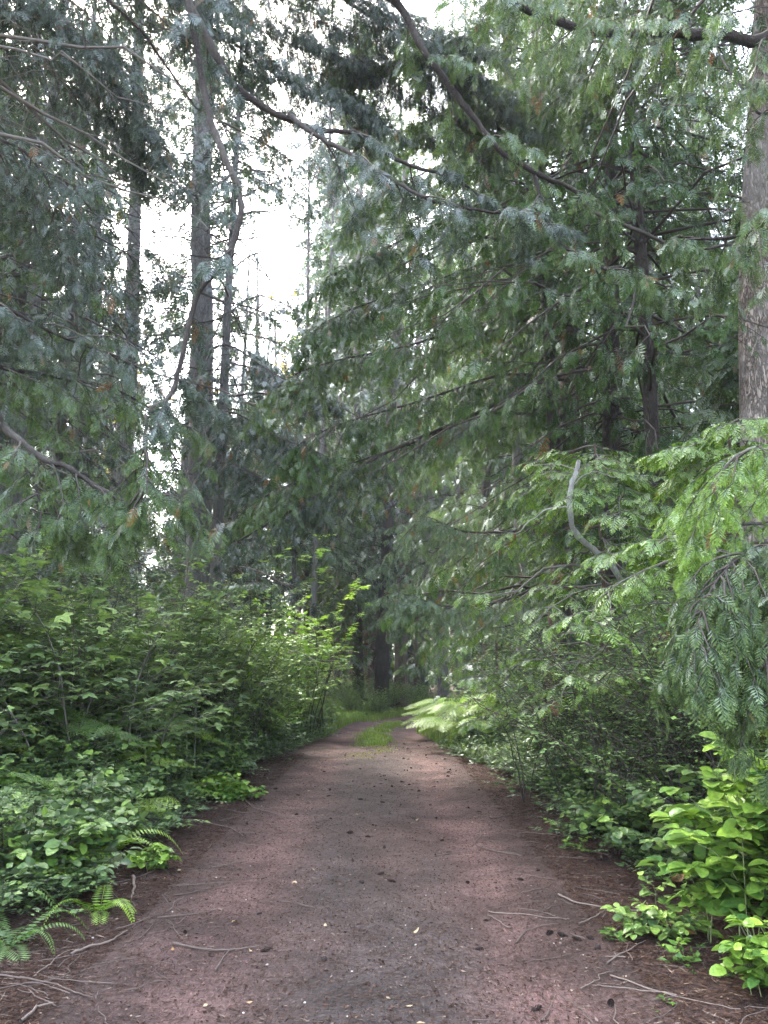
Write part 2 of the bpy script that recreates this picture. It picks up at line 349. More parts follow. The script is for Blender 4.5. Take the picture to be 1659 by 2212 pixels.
OPEN = [(435, 620, 34, 200), (283, 520, 30, 110), (572, 555, 88, 85), (364, 500, 36, 55), (690, 290, 48, 80), (330, 470, 45, 50), (500, 800, 45, 90), (700, 950, 45, 30)]
CROWN_AT = [None]
def open_canopy(P):
    "the openings in the canopy over the track, through which the sky shows: tapering tunnels through the boughs"
    d = P[:, 1]; ok = (d > 6) & (d < 45); dy = cos(PITCH)*d+sin(PITCH)*(P[:, 2]-CAMH); c = (cos(PITCH)*(P[:, 2]-CAMH)-sin(PITCH)*d)/dy
    u = 829.5+P[:, 0]/dy*F; v = 1106-c*F; k = np.zeros(len(P))
    for (a, b_, ra, rb) in OPEN:
        q = ((u-a)/ra)**2+((v-b_)/rb)**2+.9*(fbm(u/38, v/38, 3, 3)-.45); k = np.maximum(k, 1-sstep(.6, 1.5, q))
    return k*ok
def scatter_sprays(b, tpls, O, D, NH, S, R, mat, rng, Bc=None):
    if CROWN_AT[0] is not None:
        keep = rng.uniform(0, 1, len(O)) > open_canopy(O+np.array(CROWN_AT[0]))*.9; O, D, NH, S, R = O[keep], D[keep], NH[keep], S[keep], R[keep]
    pick = rng.integers(0, len(tpls), len(O)); X, Yd, Z = basis(D, NH)
    for k in range(len(tpls)):
        m = pick == k; b.inst(tpls[k], X[m], Yd[m], Z[m], O[m], S[m], R[m], mat)

# ------------------------------------------------------------------ conifers
def limb_paths(rng, n, z0, z1, Lf, rise, droop, K=7, axis=(0, 0), az_bias=None, tip=.0):
    z = np.sort(rng.uniform(z0, z1, n)); az = np.arange(n)*2.39996+rng.normal(0, .35, n)
    if az_bias is not None:
        a0, keep = az_bias; az = a0+((az-a0+pi) % (2*pi)-pi)*keep
    L = Lf(z)*rng.uniform(.7, 1.2, n); s = np.linspace(0, 1, K)
    bend = np.cumsum(rng.normal(0, .15, (n, K)), 1)
    r = L[:, None]*s*(1-.12*s)
    dx, dy = np.cos(az[:, None]+bend*.6*s), np.sin(az[:, None]+bend*.6*s)
    rs = rise*rng.uniform(.6, 1.4, n); dr = droop*rng.uniform(.7, 1.3, n)
    zz = z[:, None]+L[:, None]*(rs[:, None]*s-dr[:, None]*s**2+tip*s**4)+np.cumsum(rng.normal(0, .028, (n, K)), 1)*L[:, None]*(s > 0)
    P = np.stack([dx*r+axis[0]*z[:, None], dy*r+axis[1]*z[:, None], zz], -1)
    return P, L
def along(P, t):
    K = P.shape[1]; f = t*(K-1); i = np.minimum(np.floor(f).astype(int), K-2); w_ = (f-i)[..., None]
    rows = np.arange(len(P))[:, None] if t.ndim == 2 else np.arange(len(P))
    a = P[rows, i]; c = P[rows, i+1]; return a*(1-w_)+c*w_, norm(c-a)
def twigs_from(rng, P, L, n, t0, lenf, spread=.95, down=.35, K=4, fwd=.6, up=0.0):
    m = len(P); t = np.linspace(t0, 1, n)[None]+rng.uniform(-.4, .4, (m, n))/n; t = np.clip(t, .02, 1)
    O, T = along(P, t); side = np.where(np.arange(n)[None] % 2 == 0, 1., -1.)*np.ones((m, 1))
    upv = np.array([0, 0, 1.]); S = norm(np.cross(T, upv))
    D = norm(T*(fwd+rng.normal(0, .15, (m, n, 1)))+S*side[..., None]*spread+rng.normal(0, .12, (m, n, 3)))
    tl = lenf(t, L[:, None])*rng.uniform(.65, 1.25, (m, n)); s = np.linspace(0, 1, K)
    Q = O[:, :, None]+D[:, :, None]*(tl[..., None]*s)[..., None]
    dn = down*rng.uniform(.5, 1.5, (m, n)); Q[..., 2] += tl[..., None]*(up*s-dn[..., None]*s**1.7)
    Q = Q+np.cumsum(rng.normal(0, .02, Q.shape), 2)*tl[..., None, None]*(s[:, None] > 0)
    return Q.reshape(-1, K, 3), tl.reshape(-1)
def sprays_on(rng, T, tl, n, size, hang=.4, t0=.15, nrm_tilt=.5, fwd=.7, shrink=.45):
    m = len(T); t = np.clip(np.linspace(t0, 1, n)[None]+rng.uniform(-.3, .3, (m, n))/n, .02, 1)
    O, D0 = along(T, t); side = np.where(np.arange(n)[None] % 2 == 0, 1., -1.)*np.ones((m, 1)); side[:, -1] = 0
    S = norm(np.cross(D0, np.array([0, 0, 1.])+rng.normal(0, .15, (m, n, 3))))
    D = D0*fwd+S*side[..., None]*.8+np.array([0, 0, -1.])*(hang*rng.uniform(.4, 1.6, (m, n)))[..., None]+rng.normal(0, .15, (m, n, 3))
    NH = np.array([0, 0, 1.])+rng.normal(0, nrm_tilt, (m, n, 3))+S*side[..., None]*.0
    s = size*rng.uniform(.4, 1.35, (m, n))*(1-shrink*t)
    return O.reshape(-1, 3), D.reshape(-1, 3), NH.reshape(-1, 3), s.reshape(-1)

def trunk_mesh(H, r0, r1, lean=(0, 0), sides=20, seg=.35, seed=0, flare=.5, rough=.06, mat=None, z0=-.4, name='trunk'):
    n = max(6, int((H-z0)/seg)); z = np.linspace(z0, H, n); a = np.linspace(0, 2*pi, sides, endpoint=False)
    R = r0+(r1-r0)*np.clip(z/H, 0, 1)**.8+flare*r0*np.exp(-np.maximum(z, 0)/.45)
    A, Zz = np.meshgrid(a, z); k = 2.2*r0/.25
    nz = fbm(np.cos(A)*k+9+seed, np.sin(A)*k+Zz*.35+seed*3, 3, seed)-.45
    nz2 = vnoise(A*sides/6.28, Zz*1.1, seed+5)-.5
    RR = R[:, None]*(1+rough*3*nz+rough*nz2)
    wob = np.stack([fbm(z*.15, z*0, 2, seed)-.4, fbm(z*.15, z*0+5, 2, seed+3)-.4], -1)*r0*1.2
    X = RR*np.cos(A)+(lean[0]*z+wob[:, 0])[:, None]; Yy = RR*np.sin(A)+(lean[1]*z+wob[:, 1])[:, None]
    i = np.arange(sides)[None]+np.arange(n-1)[:, None]*sides; j = (np.arange(sides)[None]+1) % sides+np.arange(n-1)[:, None]*sides
    b = MB(); b.add(np.stack([X, Yy, Zz], -1).reshape(-1, 3), np.stack([i, j, j+sides, i+sides], -1).reshape(-1, 4), 0, None, True)
    return b.mesh(name, [mat])

def crown_mesh(seed, leafm, H, z0, z1, n, Lmax, r0, rise=.25, droop=.55, tip=.15, twn=10, twl=.32, spn=6, size=.3, hang=.5,
               tpls=SP_MID, sides=5, lean=(0, 0), bias=None, t0=.2, taper=.75, name='crown', twig_sides=3, woodm=None, low=1.0, ntilt=.5, at=None, clump=.34):
    rng = np.random.default_rng(seed); b = MB()
    Lf = lambda z: Lmax*np.clip(1-(z-z0)/(H-z0), .08, 1)**taper*np.clip(low+(z-z0)/2.5, low, 1)
    P, L = limb_paths(rng, n, z0, z1, Lf, rise, droop, 7, lean, bias, tip)
    K = P.shape[1]; s = np.linspace(0, 1, K)
    b.tubes(P, (.008+L[:, None]*.0052)*(1-.85*s), sides, 0)
    Tw, tl = twigs_from(rng, P, L, twn, t0, lambda t, L: twl*(.35+L*.35*(1-.65*t)), down=hang*.8)
    ii, jj = np.divmod(np.arange(len(Tw)), twn); km = vnoise(ii*3.7+.3, jj*.45, seed) > clump
    Tw, tl, ii = Tw[km], tl[km], ii[km]
    if twig_sides: b.tubes(Tw, np.broadcast_to(.0055*(1-.8*np.linspace(0, 1, 4)), Tw.shape[:2])*(1+tl[:, None]), twig_sides, 0)
    O, D, NH, S = sprays_on(rng, Tw, tl, spn, size, hang, nrm_tilt=ntilt)
    limb_r = np.repeat(.5*rng.uniform(0, 1, len(P))[ii]+.5*rng.uniform(0, 1, len(ii)), spn)
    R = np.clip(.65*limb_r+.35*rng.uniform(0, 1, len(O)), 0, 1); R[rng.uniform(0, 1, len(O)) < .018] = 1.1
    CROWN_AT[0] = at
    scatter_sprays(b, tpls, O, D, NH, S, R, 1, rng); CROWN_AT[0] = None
    return b.mesh(name, [woodm or M['twig'], leafm])

def dead_limbs(t, seed, n, z0, z1, Lmax, lean=(0, 0), mat=None, rise=.2, droop=.45, bias=None, tw=5):
    "bare dead limbs, each with its forks as one part of the tree"
    rng = np.random.default_rng(seed)
    P, L = limb_paths(rng, n, z0, z1, lambda z: Lmax+0*z, rise, droop, 8, lean, bias); s = np.linspace(0, 1, 8)
    for k in range(n):
        b = MB(); p = P[k:k+1]; l = L[k:k+1]; b.tubes(p, (.006+l[:, None]*.007)*(1-.85*s), 5, 0)
        Tw, tl = twigs_from(rng, p, l, tw, .25, lambda t, L: L*.4*(1-.5*t), down=.35, K=5)
        b.tubes(Tw, np.broadcast_to(.0075*(1-.8*np.linspace(0, 1, 5)), Tw.shape[:2]), 4, 0)
        T2, tl2 = twigs_from(rng, Tw, tl, 4, .3, lambda t, L: L*.4, down=.25, K=4)
        b.tubes(T2, np.broadcast_to(.0035*(1-.7*np.linspace(0, 1, 4)), T2.shape[:2]), 3, 0)
        link('dead_branch', b.mesh('dead_branch', [mat or M['twig_grey']]), t)

def tree2(name, label, cat, p0, p1, Y, dia, H, barkm, group=None, seed=0, sides=22, extra=None, rough=.06, flare=.4):
    "trunk through two picture points at distance Y, carried down to the ground"
    a = px(*p0, Y); c = px(*p1, Y); lx = (a[0]-c[0])/(a[2]-c[2]); gx = c[0]-lx*c[2]
    gzv = float(gh(gx, Y)); base = (c[0]-lx*(c[2]-gzv), Y, gzv)
    t = thing(name, label, cat, base, 0, group)
    link('trunk', trunk_mesh(H, dia/2, dia*.22, (lx, 0), sides, .3, seed, flare, rough, barkm), t)
    return t, (lx, 0)

def hand_limb(parent, pts, r0, r1, seed, leafm, twn, twlen, spn, size, hang, tpls=SP_NEAR, t0=.15, name='branch', woodm=None, down=.5, sub=True, K=None, dens2=True):
    "a limb through (u, v, Y) picture points, dressed with twigs and hanging sprays"
    base = np.array(parent.location)
    P = np.array([px(*p) if len(p) == 3 else p[1:] for p in pts])
    P = np.array([px(*p) if len(p) == 3 else np.array(p[1:], float) for p in pts])
    # catmull resample
    K = K or len(P)*5; t = np.linspace(0, len(P)-1, K); i = np.minimum(t.astype(int), len(P)-2); f = (t-i)[:, None]
    E = np.vstack([2*P[0]-P[1], P, 2*P[-1]-P[-2]]); a, b_, c, d = E[i], E[i+1], E[i+2], E[i+3]
    C = .5*(2*b_+(c-a)*f+(2*a-5*b_+4*c-d)*f**2+(3*b_-a-3*c+d)*f**3)
    rng = np.random.default_rng(seed); L = np.linalg.norm(np.diff(C, axis=0), axis=1).sum()
    C = C+np.cumsum(rng.normal(0, .006, C.shape), 0)*1.0*(np.arange(K)[:, None] > 0)-base
    s = np.linspace(0, 1, K); b = MB(); b.tubes(C, (r0+(r1-r0)*s**.8)*(1+rng.normal(0, .07, K)), 9, 0)
    o = b.build(name, woodm or M['limb'], parent)
    if leafm:
        f_ = MB(); Tw, tl = twigs_from(rng, C[None], np.array([L]), twn, t0, lambda t, L: twlen*(1.1-.6*t), down=down, K=6, spread=.8)
        f_.tubes(Tw, np.broadcast_to(.009*(1-.8*np.linspace(0, 1, 6)), Tw.shape[:2]), 4, 0)
        T2, tl2 = twigs_from(rng, Tw, tl, 5, .2, lambda t, L: L*.42*(1-.4*t), down=down, K=4)
        f_.tubes(T2, np.broadcast_to(.004*(1-.7*np.linspace(0, 1, 4)), T2.shape[:2]), 3, 0)
        for (TT, ll, nn) in ((Tw, tl, spn+2), (T2, tl2, spn)):
            O, D, NH, S = sprays_on(rng, TT, ll, nn, size, hang)
            R = np.clip(np.repeat(rng.normal(.45, .28, len(TT)), nn)+rng.normal(0, .12, len(O)), 0, 1); R[rng.uniform(0, 1, len(O)) < .015] = 1.1
            CROWN_AT[0] = base; scatter_sprays(f_, tpls, O, D, NH, S, R, 1, rng); CROWN_AT[0] = None
        f_.build('foliage', [M['twig'], leafm], o)
    return o
# ------------------------------------------------------------------ named trees
# big fir on the right edge, pale flaky bark
t, ln = tree2('fir_tree', 'big fir with pale flaky bark standing at the right edge behind bright cedar sprays', 'fir tree', (1668, 150), (1654, 900), 9.0, .62, 20, M['bark_fir'], seed=3, sides=48, rough=.05)
link('crown', crown_mesh(31, M['fir'], 22, 11.5, 20, 26, 3.2, .3, .1, .4, .1, 10, .5, 5, .34, .3, tpls=FIR_MID, lean=ln, at=tuple(t.location)), t)
dead_limbs(t, 32, 7, 5.5, 10, 1.0, ln, bias=(2.6, .4))
# reddish cedar, dark fir behind it
t10, ln = tree2('cedar_tree', 'shaggy cedar with reddish trunk rising from the bushes right of the track', 'cedar tree', (1228, 800), (1204, 1500), 15.0, .5, 22, M['bark_cedar'], seed=5, sides=36, rough=.07)
link('crown', crown_mesh(51, M['cedar_deep'], 24, 2.2, 15, 96, 4.2, .3, .12, .62, .22, 12, .42, 6, .34, .75, lean=ln, t0=.15, at=tuple(t10.location)), t10)
hand_limb(t10, [(1215, 790, 14.9), (1120, 850, 14.2), (980, 920, 13.4), (830, 985, 12.8), (735, 1045, 12.4), (640, 1105, 12), (505, 1185, 11.6)], .05, .012, 52, M['cedar_blue'], 34, 1.0, 8, 0.14, .6, SP_MID, .25)
hand_limb(t10, [(1205, 1240, 14.8), (1150, 1275, 13.6), (1080, 1300, 12.8), (960, 1308, 12.0), (860, 1282, 11.6)], .035, .008, 53, M['hemlock'], 30, 1.0, 8, 0.16, .8, SP_MID, .15)
hand_limb(t10, [(1205, 1130, 14.8), (1120, 1150, 13.6), (1010, 1150, 12.8), (930, 1120, 12.2)], .035, .008, 54, M['hemlock'], 26, 1.1, 8, 0.16, .8, SP_MID, .15)
for k, (va, vb, ue, m_) in enumerate(((820, 940, 640, 'cedar_deep'), (700, 800, 600, 'cedar'), (560, 690, 680, 'cedar_deep'), (420, 560, 720, 'cedar_deep'), (300, 430, 760, 'cedar'), (900, 1060, 560, 'cedar'), (180, 300, 800, 'cedar_deep'))):
    um = (1215+ue)/2
    hand_limb(t10, [(1218, va, 14.9), (um+160, va+(vb-va)*.15-25, 14), (um-20, (va+vb)/2-10, 13.2), (ue+90, vb-20, 12.6), (ue, vb+25, 12.2)], .035, .008, 540+k, M[m_], 46, 1.15, 7, .24, .7, SP_MID, .12, down=.6)
t9, ln = tree2('cedar_tree', 'dark straight cedar trunk with black-green foliage high on the right', 'cedar tree', (1318, 100), (1322, 800), 12.5, .38, 18, M['bark_dark'], seed=7, sides=28)
link('crown', crown_mesh(71, M['cedar_deep'], 22, 3.6, 14, 100, 3.5, .3, .1, .6, .2, 12, .42, 6, .32, .8, lean=ln, t0=.12, at=tuple(t9.location)), t9)
# left pair of grey firs and others
t1, ln1 = tree2('fir_tree', 'thick grey fir trunk left of the bright sky gap', 'fir tree', (445, 300), (432, 1000), 18.0, .66, 34, M['bark_grey'], seed=11, sides=30)
link('crown', crown_mesh(111, M['cedar_blue'], 28, 11.5, 22, 46, 3.0, .3, .05, .35, .1, 10, .45, 5, .34, .5, lean=ln1, at=tuple(t1.location)), t1)
dead_limbs(t1, 112, 30, 4.5, 12, 2.3, ln1, droop=.3)
for k, (va, vb, ue) in enumerate(((760, 860, 700), (900, 980, 690), (1010, 1090, 660))):
    hand_limb(t1, [(440, va, 17.8), (500, va-10, 16.6), (590, (va+vb)/2, 15.4), (ue, vb, 14.6)], .035, .008, 560+k, M['cedar_blue'], 34, 1.1, 7, .26, .7, SP_MID, .2, down=.6)
t2, ln2 = tree2('fir_tree', 'slim grey fir trunk second to the left of the sky gap', 'fir tree', (290, 380), (272, 900), 20.0, .50, 32, M['bark_grey'], seed=13, sides=26)
link('crown', crown_mesh(131, M['fir'], 26, 12.2, 22, 46, 3.2, .3, .05, .35, .1, 10, .45, 5, .36, .4, lean=ln2, tpls=FIR_MID, at=tuple(t2.location)), t2)
dead_limbs(t2, 132, 44, 4.0, 12, 2.6, ln2, droop=.3)
t3, ln3 = tree2('fir_tree', 'thin grey fir trunk between the two left firs and the frame edge', 'fir tree', (200, 500), (188, 900), 26.0, .36, 26, M['bark_grey'], seed=15)
link('crown', crown_mesh(151, M['fir'], 28, 13, 24, 40, 3.0, .3, .05, .35, .1, 9, .45, 5, .4, .4, lean=ln3, tpls=SP_LOW, at=tuple(t3.location)), t3)
t4, ln4 = tree2('cedar_tree', 'dark cedar trunk near the left edge among hanging foliage', 'cedar tree', (62, 450), (30, 1000), 15.0, .30, 20, M['bark_dark'], seed=17)
link('crown', crown_mesh(171, M['cedar_blue'], 24, 2.6, 15, 78, 3.4, .3, .12, .6, .2, 11, .42, 6, .34, .75, lean=ln4, at=tuple(t4.location)), t4)
t5, ln5 = tree2('fir_tree', 'slender trunk rising behind the arching limbs near centre', 'fir tree', (728, 300), (712, 620), 27.0, .24, 20, M['bark_grey'], seed=19)
dead_limbs(t5, 192, 14, 8, 16, 1.6, ln5)
link('crown', crown_mesh(191, M['fir'], 26, 12, 20, 30, 2.4, .3, .05, .35, .1, 8, .45, 5, .4, .4, lean=ln5, tpls=SP_LOW, at=tuple(t5.location)), t5)
t6, ln6 = tree2('fir_tree', 'bare brown trunk with upswept limbs right of centre', 'fir tree', (1040, 300), (1045, 740), 24.0, .34, 22, M['bark_dark'], seed=21)
dead_limbs(t6, 212, 36, 6, 15, 3.2, ln6, rise=.7, droop=.1, mat=M['twig'])
link('crown', crown_mesh(211, M['cedar'], 26, 7, 20, 50, 3.0, .3, .05, .45, .1, 9, .45, 5, .4, .5, lean=ln6, tpls=SP_LOW, at=tuple(t6.location)), t6)
# trunks where the track bends away
def bend(u0, v0, u1, v1, Y, d, m, lab, seed, cr=None):
    t, l = tree2('fir_tree', lab, 'fir tree', (u0, v0), (u1, v1), Y, d, 26, M[m], seed=seed, flare=.5)
    if cr: link('crown', crown_mesh(seed*10, M[cr[0]], 28, cr[1], 22, cr[2], cr[3], .3, .1, .5, .2, 9, .5, 5, .42, .6, lean=l, tpls=SP_LOW, at=tuple(t.location)), t)
    return t
bend(868, 1250, 869, 1500, 37, .66, 'bark_brown', 'stout brown trunk standing at the end of the track', 23, ('hemlock', 3.4, 54, 3.4))
bend(902, 1250, 900, 1500, 39, .46, 'bark_brown', 'brown trunk left of a twin beside the stout one at the end of the track', 25)
bend(925, 1250, 916, 1500, 38.4, .46, 'bark_grey', 'greyer right-hand twin trunk at the end of the track', 27, ('hemlock', 3.8, 50, 3.4))
bend(838, 1150, 822, 1480, 33, .62, 'bark_dark', 'nearly black leaning trunk left of the track end', 29, ('hemlock', 3.4, 66, 3.0))
bend(768, 1150, 765, 1480, 36, .5, 'bark_brown', 'dark trunk behind the yellow-green maple sprays', 33, ('cedar', 7.5, 34, 3.0))
bend(664, 1100, 663, 1420, 34, .26, 'bark_dark', 'thin dark trunk above the left bushes near the maple sprays', 35)
for k, (u, Y, d) in enumerate(((686, 46, .34), (716, 50, .5), (742, 52, .4), (704, 58, .4), (790, 47, .4), (645, 55, .4), (1000, 48, .4), (960, 50, .4), (560, 48, .5), (600, 52, .4))):
    bend(u, 1200, u+2, 1450, Y, d, 'bark_red' if k < 5 else 'bark_cedar', 'reddish trunk deep in the woods behind the track end, %s from the left' % ('fourth', 'sixth', 'seventh', 'fifth', 'eighth', 'third', 'last', 'second last', 'first', 'second')[k], 37+k)['group'] = 'reddish trunks deep in the woods'
# trees beside the track that carry drooping foliage (middle distance)
def mid(x, Y, lab, seed, d=.4, leafm='cedar', z0=2.5, z1=14, n=70, L=3.6, bark='bark_grey', hang=.7, tp=SP_LOW, H=22, size=.34, dead=0, bias=None, spn=6):
    t = thing('cedar_tree', lab, 'cedar tree', (x, Y, float(gh(x, Y))))
    rng = np.random.default_rng(seed); l = tuple(rng.normal(0, .012, 2))
    link('trunk', trunk_mesh(H, d/2, d*.1, l, 18, .5, seed, .4, .06, M[bark]), t)
    link('crown', crown_mesh(seed*7, M[leafm], H+1, z0, z1, n, L, .3, .1, .6, .2, 11, .45, spn, size, hang, lean=l, tpls=tp, bias=bias, at=tuple(t.location)), t)
    if dead: dead_limbs(t, seed*9, dead, 1.5, z0+3, L*.8, l)
    return t
mid(-6.3, 11.0, 'drooping cedar behind the left bushes, its lowest boughs over the berry canes', 61, .35, 'cedar', 3.2, 12, 60, 3.2, tp=SP_MID, size=.29, dead=10)
mid(-9.0, 14.5, 'grey-green cedar deep on the left edge', 62, .4, 'cedar_blue', 2.0, 14, 76, 3.6, dead=14)
mid(-8.5, 24.0, 'bluish cedar between the left fir trunks, farther back', 64, .4, 'cedar_blue', 2.5, 13, 60, 4.0, dead=14)
mid(3.6, 20.5, 'pale green cedar drooping over the fern clump right of the track', 66, .4, 'hemlock', 2.6, 15, 84, 3.5, tp=SP_MID, size=.4, hang=.9)
mid(6.6, 17.5, 'dark cedar filling the gap right of the reddish trunk', 67, .4, 'cedar', 1.0, 15, 84, 3.8)
mid(7.6, 12.5, 'dark cedar behind the big right fir', 68, .4, 'cedar', 1.0, 14, 84, 3.4, tp=SP_MID, size=.30)
mid(2.3, 30.0, 'tall cedar with pale boughs beyond the bend, right of the twin trunks', 69, .45, 'hemlock', 3.4, 17, 70, 4.2)
mid(7.2, 27.0, 'broad cedar in the dark right-hand woods beyond the fern clump', 70, .45, 'cedar', 1.5, 18, 70, 4.4)
mid(-6.8, 31.0, 'cedar behind the sky gap with foliage to the ground', 71, .4, 'fir', 2.5, 9.5, 46, 3.6, dead=14)
mid(-12.5, 21.0, 'dense cedar at the far left', 72, .4, 'cedar_blue', 1.5, 15, 70, 4.2)
mid(.2, 41.0, 'dark cedar closing the view behind the track end', 73, .5, 'hemlock', 2.6, 20, 80, 4.2)  # paler foliage colour makes up for the shade on this tree
mid(-3.6, 40.0, 'cedar deep behind the reddish trunks', 74, .45, 'fir', 6, 17, 50, 4)
mid(-6.9, 16.0, 'cedar with thin boughs left of the slim grey fir', 75, .3, 'cedar_blue', 3.2, 9.5, 40, 2.8, tp=SP_MID, size=.29, dead=22)

# tall ones whose boughs meet over the track
mid(-6.0, 12.2, 'tall cedar whose boughs hang over the left side of the track', 76, .34, 'cedar_blue', 5.5, 15, 84, 4.0, tp=SP_MID, size=.30, dead=12, hang=.8)
mid(-3.9, 17.8, 'cedar hanging high over the left verge ahead', 77, .34, 'cedar_blue', 7.5, 17, 80, 4.2, tp=SP_LOW, size=.34, dead=12)
mid(-7.6, 9.4, 'near cedar left of the frame filling the upper left with dim foliage', 78, .36, 'cedar_blue', 3.6, 13, 84, 3.8, tp=SP_MID, size=.27, dead=12, hang=.9)
mid(4.0, 11.2, 'tall cedar right of the track whose boughs meet over it', 79, .28, 'cedar_deep', 5.2, 15, 110, 4.4, bark='bark_dark', tp=SP_MID, size=.30, hang=.9)
mid(8.4, 8.2, 'near cedar right of the big fir with dense dark boughs', 57, .32, 'cedar', 3.2, 13, 84, 3.6, tp=SP_MID, size=.27, hang=.9)
mid(-9.6, 18.6, 'tall bluish cedar behind the left edge trunks', 56, .36, 'cedar_blue', 6, 18, 74, 4.2, dead=12)
mid(8.8, 20.6, 'tall cedar behind the reddish trunk', 55, .36, 'cedar', 5, 19, 74, 4.4)
mid(-6.2, 36.0, 'tall cedar far behind the sky gap, left', 54, .36, 'fir', 10, 26, 60, 4.0)
mid(5.4, 34.0, 'tall cedar far behind the fern clump', 53, .36, 'cedar', 3, 24, 84, 4.6)
mid(3.1, 13.6, 'very tall cedar right of the track reaching over it high up', 49, .30, 'cedar_deep', 8.0, 20, 150, 4.4, bark='bark_dark', bias=(pi, .85), tp=SP_MID, size=.34, hang=.9, H=32)
mid(6.0, 26, 'very tall cedar in the right-hand woods', 45, .4, 'cedar', 5, 30, 120, 5.2, size=.5, hang=.7, H=40)
mid(-7.6, 28, 'very tall cedar in the left-hand woods', 44, .4, 'cedar_blue', 13, 30, 90, 5.0, size=.5, hang=.7, H=40)
for k, (u_, Y_, z_, L_, lf) in enumerate(((560, 33, 5.5, 4.4, 'cedar'), (640, 30, 6.2, 3.8, 'hemlock'), (735, 34, 4.2, 3.6, 'hemlock'), (990, 29, 3.8, 4.0, 'hemlock'), (1090, 25, 2.6, 3.8, 'hemlock'), (880, 43, 6.0, 4.6, 'cedar'), (500, 27, 4.2, 3.6, 'cedar_blue'), (1150, 32, 2.5, 4.6, 'cedar'), (690, 44, 5.5, 4.6, 'fir'), (400, 31, 3.5, 4.2, 'cedar'), (1010, 40, 4.0, 4.6, 'cedar'))):
    mid((u_-829.5)/1636*Y_, Y_, 'full cedar in the wood beyond the bend, %s of a loose row from the left' % ('third', 'fourth', 'sixth', 'eighth', 'tenth', 'seventh', 'second', 'last', 'fifth', 'first', 'ninth')[k], 800+k, .3, lf, z_, 13 if 480 < u_ < 760 else 20, 84, L_, size=.5, H=17 if 480 < u_ < 760 else 28, hang=.8)
mid(-7.2, 17.4, 'slim tall cedar standing close behind the two grey firs', 43, .26, 'cedar_blue', 9.5, 21, 90, 3.4, tp=SP_LOW, size=.34, hang=.8, H=30)
mid(-9.8, 12.6, 'tall cedar on the far left with heavy dim boughs', 42, .34, 'cedar_blue', 4.5, 17, 100, 4.2, tp=SP_MID, size=.30, hang=.8, H=26)
mid(1.6, 45.0, 'very tall dark cedar far behind the bend, right of the road line', 40, .4, 'cedar', 9, 38, 130, 5.2, size=.62, hang=.7, H=48)
mid(-2.4, 47.0, 'very tall dark cedar far behind the bend, left of the road line', 39, .4, 'cedar_blue', 14, 38, 110, 4.8, size=.62, hang=.7, H=48)
mid(4.6, 43.0, 'very tall dark cedar far behind the pale drooping one', 38, .4, 'cedar_deep', 6, 36, 130, 5.2, size=.6, hang=.7, H=46)
# small conifers in the undergrowth
def small(x, Y, lab, seed, H, L, leafm, n=50, tp=SP_LOW, size=.27, hang=.5, twl=.5, spn=6, rise=.15, droop=.5, ntilt=.4, zb=.3):
    t = thing('young_cedar', lab, 'young cedar', (x, Y, float(gh(x, Y))))
    link('trunk', trunk_mesh(H, .02+H*.008, .012, (0, 0), 10, .3, seed, .3, .05, M['bark_cedar']), t)
    link('crown', crown_mesh(seed*5, M[leafm], H+.3, zb, H, n, L, .05, rise, droop, .15, 10, twl, spn, size, hang, tpls=tp, t0=.1, low=.7, woodm=M['twig_grey'], ntilt=ntilt, taper=.55, at=tuple(t.location)), t)
    return t
small(3.55, 7.6, 'young cedar with bright yellow-green spray tips in front of the big right fir', 81, 3.9, 2.3, 'cedar_bright', 46, SP_BOLD, .25, .2, .7, 8, ntilt=.25, zb=1.3)
small(2.9, 10.2, 'young cedar of bright green sprays around the pale dead snag', 82, 4.6, 2.9, 'cedar_bright', 44, SP_NEAR, .26, .2, .7, 8, ntilt=.25, zb=1.25)
small(5.0, 10.0, 'young cedar in the shade behind the bright one', 83, 6.5, 2.1, 'cedar', 66, SP_MID, .28, .4, .6, 7, ntilt=.3)
small(2.5, 17.5, 'young cedar beside the base of the reddish cedar trunk', 84, 4.5, 1.9, 'hemlock', 56, SP_LOW)
small(-4.1, 25, 'young cedar above the far left bushes', 85, 5.5, 2.0, 'hemlock', 50, SP_LOW)
small(-1.9, 33, 'young cedar left of the black leaning trunk', 86, 5.0, 1.9, 'cedar', 50, SP_LOW)
small(-7.0, 13, 'young cedar left of the berry thicket', 87, 4.0, 1.7, 'cedar', 50, SP_LOW)
